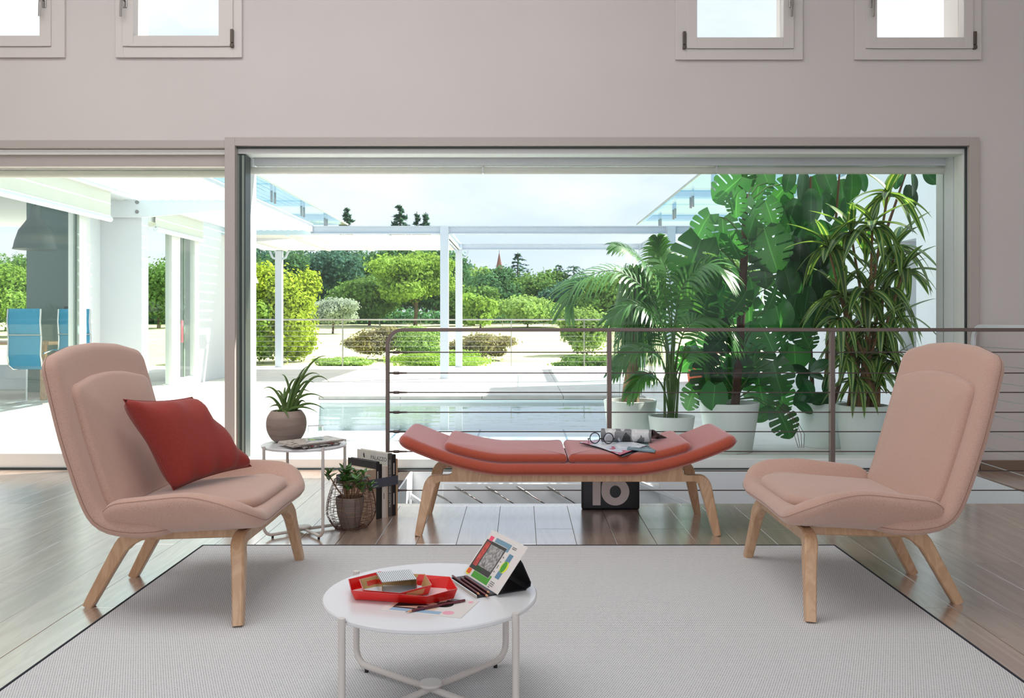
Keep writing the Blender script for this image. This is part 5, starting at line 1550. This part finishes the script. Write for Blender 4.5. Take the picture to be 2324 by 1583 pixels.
# far trees, left to right
tree('dark green tree at the left behind the yellow shrub', 590, 60, 560, None, 247, F['dark'], 1)
tree('blue green cedar like tree behind the olive tree', 715, 64, 540, None, 247, F['cedar'], 2, n=18000)
tree('mid green round tree right of the olive tree', 838, 58, 622, None, 195, F['green'], 3)
tree('tall shadowy tree under the awning edge', 850, 72, 545, None, 260, F['dark'], 4, n=18000)
tree('bright lime green spreading tree left of the pergola post', 942, 56, 572, None, 214, F['lime'], 5, n=18000, low=.3)
tree('dark tree behind the pergola post', 985, 74, 545, None, 169, F['dark'], 6)
tree('small olive green tree between the two pergola posts', 1075, 58, 640, None, 156, F['green'], 7)
tree('dark rounded tree below the church spire', 1110, 68, 598, None, 169, F['dark'], 8)
tree('green feathery tree beside the church spire', 1070, 76, 592, None, 117, F['pale'], 9)
tree('broad green tree right of the slim conifer', 1215, 70, 606, None, 195, F['green'], 10)
tree('pale rounded tree in front of the hedge', 1197, 54, 664, None, 169, F['pale'], 12, low=.05)
tree('blue green tree behind the palm tips', 1300, 66, 628, None, 156, F['cedar'], 13)
tree('light green tree behind the palm', 1400, 60, 600, None, 195, F['green'], 14)
tree('dark tree at right behind the tall palm', 1480, 70, 590, None, 182, F['dark'], 15)
tree('tall green tree right of the glass roof', 1620, 66, 560, None, 286, F['green'], 16)
tree('small lime tree just right of the tall pergola post', 1090, 50, 662, None, 91, F['lime'], 17, n=3500)
tree('green tree seen through the dining room window', -10, 46, 560, None, 286, F['green'], 18)
tree('lime tree at far left seen through the dining room', 75, 40, 600, None, 221, F['lime'], 19)
tree('green tree seen through the glazed terrace door', 360, 52, 585, None, 221, F['green'], 20)
tree('tall green tree behind the left wing', 470, 64, 560, None, 260, F['green'], 21)
for k, (x, yt, w_) in enumerate(((530, 566, 220), (640, 560, 220), (760, 556, 230), (900, 560, 220), (1010, 590, 190), (1050, 622, 170), (1150, 618, 190), (1250, 634, 180), (1345, 640, 190), (1440, 612, 190), (1550, 600, 200))):
    tree(['hazy tree of the back row at the far left', 'hazy back row tree left of the olive tree', 'hazy back row tree above the olive tree', 'hazy back row tree behind the lime tree', 'hazy back row tree behind the tall post', 'hazy back row tree right of the posts', 'hazy back row tree below the slim conifer', 'hazy back row tree left of the cedars', 'hazy back row tree behind the palm tip', 'hazy back row tree behind the palm crown', 'hazy back row tree behind the monstera'][k],
         x, 80, yt, None, w_, F[['dark', 'cedar', 'green'][k % 3]], 100 + k, n=11000, group='back row of trees', trunk=False)
conifer('dark conifer tip above the left end of the pergola', 787, 84, 470, 70, F['cedar'], 31)
conifer('tallest dark conifer above the pergola beam', 908, 84, 464, 100, F['cedar'], 32)
conifer('slim conifer tip right of the tallest conifer', 946, 88, 480, 40, F['cedar'], 33)
conifer('dark conifer tip near the pergola post', 966, 88, 481, 56, F['cedar'], 34)
conifer('slender blue green conifer right of the spire', 1175, 72, 572, 60, F['cedar'], 35, slim=.7)
conifer('layered cedar at right with a leaning top', 1268, 70, 600, 66, F['cedar'], 36, slim=.7)
conifer('second layered cedar beside the palm tips', 1302, 70, 601, 84, F['cedar'], 37, slim=.5)
# hedge rows at the meadow end
hd = thing('hedge', 'long clipped green hedge at the end of the meadow', 'hedge', (0, 63, gz(62) - .2))
put('foliage', leaf_cloud('foliage', [(x, .5 * math.sin(x), .5, 2.6, 1.0, .75 + .25 * math.sin(x * 1.7)) for x in np.arange(-34, 34, 2.2)], 26000, .17, F['hedge'], 44), hd)
fe = thing('meadow_fence', 'pale post and rail fence in front of the hedge', 'fence')
for z in (.72, 1.0): MB().tube([(-12, 58, z), (10, 58, z)], .025, 5).obj('rail', M_metal, fe)
for k in range(9): part('post', M_metal, fe, -12 + 2.7 * k, -11.95 + 2.7 * k, 57.95, 58.05, gz(58) - .1, 1.02)
# olive
tree('silvery olive tree standing alone in the meadow', 755, 42.8, 667, 757, 118, F['olive'], 50, n=14000, size=.07, group='trees in the meadow', low=.16)
# heather bushes and shrubs
def bush(label, xpx, d, ytop, ybase, wpx, mat, seed, n=4500, size=.1, cat='shrub', group='shrubs along the terrace edge', name='shrub'):
    return tree(label, xpx, d, ytop, ybase, wpx, mat, seed, name, n, size, False, 9, cat, group, low=0)
bush('tall yellow green laurel shrub left behind the pergola post', 640, 22.5, 588, 832, 190, F['yellow'], 60, 30000, .062)
bush('lower part of the laurel hedge behind the mullion', 560, 22.0, 640, 834, 150, F['lime'], 61, 18000, .062)
bush('brownish heather mound left of the balustrade corner', 850, 23.6, 738, 812, 140, F['heather'], 62, 14000, .042)
bush('green heather mound behind the balustrade corner', 945, 23.2, 740, 818, 130, F['pale'], 63, 14000, .042)
bush('low heather mound right of the pergola posts', 1090, 23.4, 752, 816, 140, F['heather'], 64, 14000, .042)
bush('pale arching shrub left of the palm', 1335, 25.5, 686, 812, 130, F['pale'], 65, 12000, .06)
bush('low leafy groundcover strip under the heather', 985, 21.3, 798, 832, 300, F['lime'], 66, 14000, .04)
bush('low green groundcover at right of the meadow', 1330, 20.8, 806, 836, 160, F['green'], 67, 8000, .04)
bush('low green groundcover patch near the laurel', 780, 20.9, 808, 836, 150, F['pale'], 68, 8000, .04)
# spire and house roof
spx = thing('church_spire', 'slim brown pointed church spire above the trees', 'spire', (PX(1133, 150), 150, 0))
MB().lathe([(.75, 8.6), (.06, 12.1), (.0, 12.2)], 8).obj('spire_roof', mk('spire_tiles', srgb(112, 78, 76), .8), spx)
MB().box(-.7, .7, -.7, .7, 0, 8.6).obj('tower', M_wgrey, spx)
MB().tube([(0, 0, 12.1), (0, 0, 13.0)], .04, 5).obj('cross_rod', M_dark, spx)
hs = thing('farm_house', 'house with terracotta roof glimpsed behind the palm fronds', 'house', (PX(1372, 68), 68, gz(62)))
hs.scale = (.5, .5, .95)
MB().box(-2.2, 2.2, -2, 2, 0, 1.75).obj('walls', mk('house_wall', srgb(226, 206, 180), .9), hs)
MB().prism([(-2.5, 1.75), (2.5, 1.75), (0, 2.35)], lambda a, b, c: (a, -2.2 + c, b), 4.4).obj('roof', mk('faded_roof_tiles', srgb(206, 158, 140), .8), hs)
# ================================================================== TALL POTTED PLANTS ON THE TERRACE
M_pot = mk('pale_planter', srgb(228, 238, 234), .5)
def planter(t, r, h, r0=None):
    r0 = r0 or r * .74
    MB().lathe([(r0, 0), (r0 + .004, .006), (r, h - .004), (r - .003, h), (r - .016, h), (r - .02, h - .05), (0, h - .05)], 48).obj('pot', M_pot, t, smooth=True, angle=60)
    MB().lathe([(0, h - .032), (r - .022, h - .036)], 32).obj('soil', M_soil, t, smooth=True)
def off(p, base): return Vector(p) - Vector(base)
TZ0 = -.002

# ---- monstera
M_mon = mk_leaf('monstera_leaf', srgb(46, 98, 56), srgb(54, 108, 60), rough=.26, trans=.36, objvar=.7)
def monstera_mesh(name, slit=True, seed=0, droop=.35):
    nl, nc = 27, 4; r = random.Random(seed)
    def W(v): return .52 * max(0, math.sin(PI * (v * .86 + .125))) ** .72
    vs, uvs, fs = [], [], []
    slits = {6, 11, 16, 20} if slit else set()
    for s in (-1, 1):
        o = len(vs)
        for i in range(nl + 1):
            v = i / nl
            for j in range(nc + 1):
                a = j / nc; w = W(v) * a
                jag = 0
                if slit and j == nc and (i in slits or i - 1 in slits): jag = .03
                y = v - .16 * a * (1 - v) ** 3 + .14 * a * v * (1 - v) - .0
                z = .10 * w - droop * (v * v) * .5 - .22 * w * w
                vs.append((s * (w - jag), y, z)); uvs.append((.5 + s * a / 2, v))
        for i in range(nl):
            for j in range(nc):
                if slit and i in slits and j >= (1 if i < 14 else 2): continue
                q = (o + i * (nc + 1) + j, o + i * (nc + 1) + j + 1, o + (i + 1) * (nc + 1) + j + 1, o + (i + 1) * (nc + 1) + j)
                fs.append(q if s > 0 else q[::-1])
    me = bpy.data.meshes.new(name); me.from_pydata(vs, [], fs)
    ul = me.uv_layers.new(name='UVMap')
    for lp in me.loops: ul.data[lp.index].uv = uvs[lp.vertex_index]
    me.polygons.foreach_set('use_smooth', [True] * len(me.polygons)); me.materials.append(M_mon)
    return me
mon = [monstera_mesh('monstera_leaf', True, 1, .35), monstera_mesh('monstera_leaf', True, 2, .7), monstera_mesh('monstera_leaf', False, 3, .4)]
MP = (PX(1655, 7.0), 7.0, TZ0)
mt = thing('potted_monstera', 'large split leaf monstera climbing a pole in a pale planter', 'potted plant', MP, group='tall potted plants on the terrace')
planter(mt, .235, .387)
M_moss = mk('moss_pole', srgb(78, 56, 44), .95, var=.3, vscale=20, bump=.8, bscale=60)
stem = [off(PT(1668, 925, 7), MP), off(PT(1678, 800, 7), MP), off(PT(1688, 600, 7), MP), off(PT(1692, 440, 7), MP)]
MB().tube(stem, [.035, .034, .032, .02], 10).obj('moss_pole', M_moss, mt, smooth=True)
M_gst = mk('green_stalk', srgb(70, 104, 50), .6)
rm = random.Random(21)
mleaves = [(1656, 425, 80, 215, 0), (1723, 418, 66, 250, 0), (1670, 462, 55, 265, 0), (1713, 495, 84, 262, 0), (1641, 524, 78, 262, 0), (1747, 562, 100, 268, 0), (1574, 590, 112, 235, 1), (1640, 600, 88, 285, 1),
           (1771, 437, 60, 240, 0), (1592, 512, 70, 230, 1), (1709, 652, 60, 300, 2), (1757, 668, 60, 255, 0), (1680, 690, 70, 260, 1), (1632, 668, 60, 240, 0), (1766, 716, 70, 270, 2), (1700, 722, 80, 275, 0), (1596, 704, 70, 245, 1),
           (1805, 812, 70, 268, 2), (1712, 815, 92, 262, 0), (1762, 853, 80, 265, 0), (1726, 893, 90, 280, 0), (1600, 853, 84, 262, 1), (1649, 872, 70, 250, 2), (1568, 900, 58, 245, 0), (1776, 906, 70, 275, 0),
           (1781, 958, 66, 285, 1), (1733, 942, 46, 240, 2), (1566, 815, 70, 230, 1), (1827, 768, 60, 280, 0), (1745, 480, 60, 300, 0), (1610, 640, 66, 250, 0), (1735, 610, 70, 285, 1), (1660, 640, 60, 235, 2),
           (1690, 775, 80, 250, 0), (1740, 760, 74, 290, 0), (1640, 770, 80, 240, 1), (1610, 780, 76, 255, 0), (1680, 850, 76, 275, 1), (1700, 560, 60, 230, 1), (1665, 560, 66, 300, 0), (1620, 900, 60, 255, 2),
           (1790, 640, 56, 280, 2), (1690, 400, 50, 120, 0), (1735, 395, 46, 100, 2), (1640, 720, 76, 268, 0), (1775, 770, 66, 300, 0), (1668, 812, 70, 225, 0)]
for k, (x, y, s, ang, kind) in enumerate(mleaves):
    d = 7.0 + rm.uniform(-.24, .24); c = PT(x, y, d)
    L_ = s * 1.02 * d / FPX; a = math.radians(ang + rm.uniform(-16, 16))
    tip = Vector((math.cos(a), rm.uniform(-.55, .3), math.sin(a))).normalized()
    nrm = Vector((rm.uniform(-1.0, .8), -1, rm.uniform(-.35, 1.3)))
    b = off(c, MP) - tip * L_ * .45
    put_leaf(mon[kind], mt, b, tip, nrm, L_)
    q = min(.95, max(.05, (925 - y - 30) / 485)); i = min(2, int(q * 3)); f = q * 3 - i; sp_ = stem[i].lerp(stem[i + 1], f)
    if (b - sp_).length > .05: MB().tube([sp_, sp_.lerp(b, .5) + Vector((0, 0, .06)), b], [.006, .005, .004], 5).obj('petiole', M_gst, mt, smooth=True)
for k in range(4):
    x0 = 1790 + 8 * k
    MB().tube([off(PT(1740 + 10 * k, 905, 6.8), MP), off(PT(x0, 940 + 8 * k, 6.72), MP), off(PT(x0 + 12, 985, 6.72), MP), off(PT(x0 + 22 - 4 * k, 1016, 6.72), MP)], .002, 4).obj('aerial_root', M_moss, mt)

# ---- rubber fig
M_fic = mk_leaf('rubber_leaf', srgb(36, 78, 50), srgb(42, 88, 54), rough=.2, trans=.22, objvar=.5)
fic = [leaf_mesh('rubber_leaf', 1, .58, M_fic, 8, .2, dr_, shape=lambda v: math.sin(PI * min(1, v * .94 + .04)) ** .62) for dr_ in (.2, .5)]
FP = (PX(1868, 7.25), 7.25, TZ0)
ft = thing('potted_rubber_fig', 'rubber fig with large dark oval leaves in a pale planter', 'potted plant', FP, group='tall potted plants on the terrace')
planter(ft, .205, .366)
rf = random.Random(31)
M_fst = mk('fig_stem', srgb(98, 70, 52), .8)
fstems = [[off(PT(1845, 920, 7.25), FP), off(PT(1835, 700, 7.2), FP), off(PT(1840, 400, 7.15), FP)], [off(PT(1872, 920, 7.3), FP), off(PT(1885, 650, 7.3), FP), off(PT(1905, 395, 7.3), FP)], [off(PT(1890, 920, 7.25), FP), off(PT(1985, 600, 7.4), FP), off(PT(2060, 380, 7.4), FP)]]
for s in fstems: MB().tube(s, [.02, .016, .008], 8).obj('stem', M_fst, ft, smooth=True)
fl_px = [(1790, 408, 60, 265), (1823, 425, 84, 262), (1841, 469, 84, 268), (1794, 492, 86, 250), (1876, 405, 74, 280), (1912, 447, 84, 265), (1936, 425, 76, 275), (1818, 522, 80, 268), (1799, 578, 88, 265), (1804, 660, 80, 262), (1830, 688, 80, 270), (1816, 722, 80, 268),
         (1832, 612, 84, 270), (1859, 620, 80, 275), (1957, 408, 60, 300), (2037, 402, 56, 270), (2077, 418, 56, 285), (2113, 404, 46, 310), (2066, 447, 60, 268), (1883, 470, 76, 290), (1850, 545, 80, 280), (1870, 580, 76, 285), (1780, 530, 70, 245), (1785, 620, 76, 255),
         (1845, 660, 80, 275), (1865, 690, 74, 285), (1800, 700, 76, 258), (1840, 742, 70, 272), (1875, 530, 70, 300), (1890, 600, 74, 280), (1900, 660, 70, 290), (1855, 720, 70, 280), (1795, 745, 64, 262), (1905, 520, 66, 255), (1890, 640, 70, 265), (1880, 720, 66, 285), (1780, 455, 66, 240), (1860, 430, 70, 300), (1925, 480, 66, 280),
         (1815, 580, 80, 262), (1840, 575, 82, 270), (1865, 650, 78, 275), (1820, 640, 80, 264), (1845, 700, 78, 270), (1875, 610, 76, 280), (1830, 550, 78, 266), (1895, 560, 70, 285), (1885, 690, 70, 282)]
for (x, y, s, ang) in fl_px:
    d = 7.2 + rf.uniform(-.2, .2); L_ = s * 1.0 * d / FPX; a = math.radians(ang + rf.uniform(-8, 8))
    tip = Vector((math.cos(a), rf.uniform(-.3, .2), math.sin(a))).normalized(); nrm = Vector((rf.uniform(-.8, .6), -1, rf.uniform(-.2, 1.0)))
    put_leaf(rf.choice(fic), ft, off(PT(x, y, d), FP) - tip * L_ * .5, tip, nrm, L_)
for (x, y) in ((1820, 860), (1835, 880), (1815, 900), (1850, 850), (1862, 905), (1870, 915), (1845, 835), (1826, 925), (1880, 870), (1838, 905), (1860, 830), (1818, 840)):
    d = 7.1 + rf.uniform(-.1, .1); L_ = 48 * d / FPX; a = math.radians(rf.choice([200, 240, 300, 340, 270]) + rf.uniform(-15, 15)); tip = Vector((math.cos(a), rf.uniform(-.4, .1), math.sin(a)))
    put_leaf(fic[0], ft, off(PT(x, y, d), FP) - tip * L_ * .5, tip, Vector((rf.uniform(-.6, .6), -1, rf.uniform(.2, 1))), L_)

# ---- dracaena
M_dra = mk_leaf('dracaena_leaf', srgb(54, 100, 52), srgb(88, 130, 58), stripe=srgb(166, 180, 110), rough=.32, trans=.28, objvar=.35)
dra = [leaf_mesh('dracaena_leaf', 1, w_, M_dra, 10, .35, dr_, shape=lambda v: (min(1, .45 + v * 2.2) * (1 - v ** 2.6)) ** .8) for dr_, w_ in ((.5, .22), (1.0, .25), (1.6, .24), (2.2, .25))]
DP = (PX(1957, 6.78), 6.78, TZ0)
dt_ = thing('potted_dracaena', 'striped leaf dracaena with several cane stems in a pale planter', 'potted plant', DP, group='tall potted plants on the terrace')
planter(dt_, .197, .388)
rd = random.Random(41)
M_cane = mk('cane_stem', srgb(142, 112, 78), .85, var=.25, vscale=40)
rosettes = [(2015, 440), (1980, 512), (1931, 528), (1880, 560), (2052, 612), (2005, 655), (1907, 668), (1967, 660), (1905, 722), (1962, 740), (2040, 722), (1925, 800), (1965, 810), (2005, 795), (1945, 860), (1990, 850), (2028, 820), (1915, 770), (2000, 735), (2035, 560)]
for k, (x, y) in enumerate(rosettes):
    d = 6.78 + rd.uniform(-.2, .2); c = off(PT(x, y, d), DP)
    b0 = Vector((rd.uniform(-.11, .11), rd.uniform(-.11, .11), .345))
    mid = b0.lerp(c, .5); mid.x = b0.x * .6 + c.x * .4; mid.y = b0.y * .6 + c.y * .4
    MB().tube([b0, b0.lerp(mid, .5), mid, c], [.015, .013, .012, .009], 7).obj('cane', M_cane, dt_, smooth=True)
    n = 15; L0 = (104 if y < 700 else 84) * d / FPX
    for j in range(n):
        a = j * 2.399 + k; el = rd.uniform(-.2, .5) if j > 3 else rd.uniform(.8, 1.6)
        tip = Vector((math.cos(a), math.sin(a), el)).normalized()
        put_leaf(dra[rd.choice([1, 2, 2, 3]) if j > 3 else 0], dt_, c + Vector((0, 0, -.05 * j / n + .02)), tip, Vector((-tip.x * el, -tip.y * el, 1)), L0 * rd.uniform(.8, 1.15))

# ---- feather palm
M_palm = mk_leaf('palm_leaflet', srgb(62, 110, 58), srgb(76, 128, 64), rough=.35, trans=.3, objvar=.2)
PP = (PX(1524, 6.78), 6.78, TZ0)
pt_ = thing('potted_palm', 'feathery palm with arching fronds in a small pale planter', 'potted plant', PP, group='tall potted plants on the terrace')
planter(pt_, .178, .304)
def frond(pts_px, dep, ll, seed, wide=.020):
    r = random.Random(seed)
    P = [off(PT(x, y, d_), PP) for (x, y), d_ in zip(pts_px, dep)]
    f, L_ = path_interp([tuple(p) for p in P]) if False else (None, 0)
    dense = []
    for i in range(len(P) - 1):
        p0 = P[max(i - 1, 0)]; p1 = P[i]; p2 = P[i + 1]; p3 = P[min(i + 2, len(P) - 1)]
        for j in range(8):
            t = j / 8; dense.append(.5 * ((2 * p1) + (p2 - p0) * t + (2 * p0 - 5 * p1 + 4 * p2 - p3) * t * t + (3 * p1 - p0 - 3 * p2 + p3) * t ** 3))
    dense.append(P[-1])
    m = len(dense)
    MB().tube(dense, [max(.002, .009 * (1 - i / m)) for i in range(m)], 6).obj('stalk', M_gst, pt_, smooth=True)
    vs, fs, uvs = [], [], []
    start = int(m * .42); cnt = 26
    for k in range(cnt):
        q = start + (m - 1 - start) * k / (cnt - 1); i = min(int(q), m - 2); p = dense[i].lerp(dense[i + 1], q - i); tg = (dense[i + 1] - dense[i]).normalized()
        sd = tg.cross(Vector((0, -.55, 1))).normalized(); up = sd.cross(tg)
        kk = k / (cnt - 1); le = ll * (.55 + .75 * math.sin(PI * (.15 + .75 * kk))) * (1 - .35 * kk)
        for s in (-1, 1):
            dr = (sd * s * (1 - .45 * kk) + tg * (.55 + .6 * kk) + up * .25 + Vector((r.uniform(-.1, .1), r.uniform(-.1, .1), r.uniform(-.1, .1)))).normalized()
            w = dr.cross(up).normalized() * wide / 2; o = len(vs); nseg = 5
            for g in range(nseg + 1):
                t = g / nseg; c = p + dr * le * t + Vector((0, 0, -le * .55 * t * t)); ww = w * (math.sin(PI * min(1, .12 + t * .88)) ** .7 if t < 1 else 0)
                vs += [c - ww, c + ww]; uvs += [(.3, t), (.7, t)]
            for g in range(nseg): fs.append((o + 2 * g, o + 2 * g + 1, o + 2 * g + 3, o + 2 * g + 2))
    me = bpy.data.meshes.new('frond'); me.from_pydata([tuple(v) for v in vs], [], fs); ul = me.uv_layers.new(name='UVMap')
    for lp in me.loops: ul.data[lp.index].uv = uvs[lp.vertex_index]
    me.polygons.foreach_set('use_smooth', [True] * len(me.polygons)); me.materials.append(M_palm)
    put('frond', me, pt_)
B0 = (1522, 950)
for k, (pp, dep, ll, wd) in enumerate([
    ([B0, (1528, 800), (1505, 660), (1440, 575), (1398, 556)], (6.78, 6.75, 6.65, 6.5, 6.45), .22, .03),
    ([B0, (1515, 800), (1480, 680), (1400, 615), (1310, 640), (1285, 690)], (6.78, 6.8, 6.75, 6.7, 6.65, 6.6), .27, .018),
    ([B0, (1530, 780), (1545, 660), (1600, 600), (1650, 620)], (6.78, 6.75, 6.7, 6.6, 6.55), .27, .03),
    ([B0, (1520, 820), (1500, 730), (1440, 690), (1385, 720)], (6.78, 6.7, 6.6, 6.5, 6.45), .22, .022),
    ([B0, (1532, 830), (1560, 740), (1620, 720), (1670, 770)], (6.78, 6.8, 6.8, 6.8, 6.8), .24, .026),
    ([B0, (1512, 850), (1490, 800), (1440, 790), (1395, 835)], (6.78, 6.7, 6.62, 6.56, 6.52), .18, .026),
    ([B0, (1535, 850), (1565, 800), (1590, 800), (1612, 850)], (6.78, 6.8, 6.85, 6.9, 6.9), .18, .03),
    ([B0, (1525, 770), (1520, 640), (1500, 580), (1492, 545)], (6.78, 6.85, 6.9, 6.95, 6.95), .25, .028),
    ([B0, (1505, 880), (1480, 850), (1455, 855), (1430, 890)], (6.78, 6.7, 6.65, 6.6, 6.6), .14, .022),
    ([B0, (1528, 820), (1532, 720), (1560, 650), (1590, 640)], (6.78, 6.85, 6.95, 7.0, 7.0), .25, .024),
    ([B0, (1518, 840), (1500, 760), (1460, 720), (1420, 760)], (6.78, 6.85, 6.95, 7.0, 7.0), .22, .02)]):
    frond(pp, dep, ll, 70 + k, wd)
rp_ = random.Random(5)
for k in range(7):
    x = 1522 + rp_.uniform(-14, 14)
    MB().tube([off(PT(x, 952, 6.78), PP), off(PT(x + rp_.uniform(-12, 12), 860, 6.78), PP), off(PT(x + rp_.uniform(-22, 26), 780, 6.8), PP)], [.011, .008, .005], 6).obj('stalk', M_gst, pt_, smooth=True)

# ---- ponytail palm
NP_ = (PX(1430, 7.06), 7.06, TZ0)
nt = thing('potted_ponytail_palm', 'ponytail palm with thick trunk and drooping thin leaves, leftmost planter', 'potted plant', NP_, group='tall potted plants on the terrace')
planter(nt, .212, .398)
M_ptr = mk('ponytail_trunk', srgb(150, 122, 96), .9, var=.3, vscale=10, stretch=(1, 1, 3), bump=.6, bscale=25)
hd_ = off(PT(1444, 640, 7.06), NP_)
MB().tube([(0, 0, .36), (.005, 0, .50), off(PT(1440, 790, 7.06), NP_), hd_], [.075, .062, .045, .035], 12).obj('trunk', M_ptr, nt, smooth=True)
rn_ = random.Random(77); vs, fs, uvs = [], [], []
for k in range(300):
    a = rn_.uniform(0, 2 * PI); Lr = rn_.uniform(.5, 1.0); sp_ = rn_.uniform(.10, .26); z0 = rn_.uniform(-.25, .03)
    c0 = hd_ + Vector((0, 0, z0)); w = Vector((-math.sin(a), math.cos(a), 0)) * rn_.uniform(.004, .007); o = len(vs); n = 8
    for g in range(n + 1):
        t = g / n; c = c0 + Vector((math.cos(a), math.sin(a), 0)) * sp_ * (1 - (1 - t) ** 2.2) + Vector((rn_.uniform(-.004, .004), 0, .14 * math.sin(PI * min(1, t * 2.2)) * (t < .46) - Lr * max(0, t - .18) ** 1.3))
        ww = w * (1 - t ** 3); vs += [c - ww, c + ww]; uvs += [(.3, t), (.7, t)]
    for g in range(n): fs.append((o + 2 * g, o + 2 * g + 1, o + 2 * g + 3, o + 2 * g + 2))
me = bpy.data.meshes.new('foliage'); me.from_pydata([tuple(v) for v in vs], [], fs); ul = me.uv_layers.new(name='UVMap')
for lp in me.loops: ul.data[lp.index].uv = uvs[lp.vertex_index]
me.materials.append(M_palm); tag(put('foliage', me, nt), kind='stuff')

# ------------------------------------------------------------------ light paths kept short
try:
    cy = sc.cycles
    cy.max_bounces = 5; cy.diffuse_bounces = 3; cy.glossy_bounces = 2; cy.transmission_bounces = 4; cy.transparent_max_bounces = 12
    cy.caustics_reflective = False; cy.caustics_refractive = False
except Exception: pass
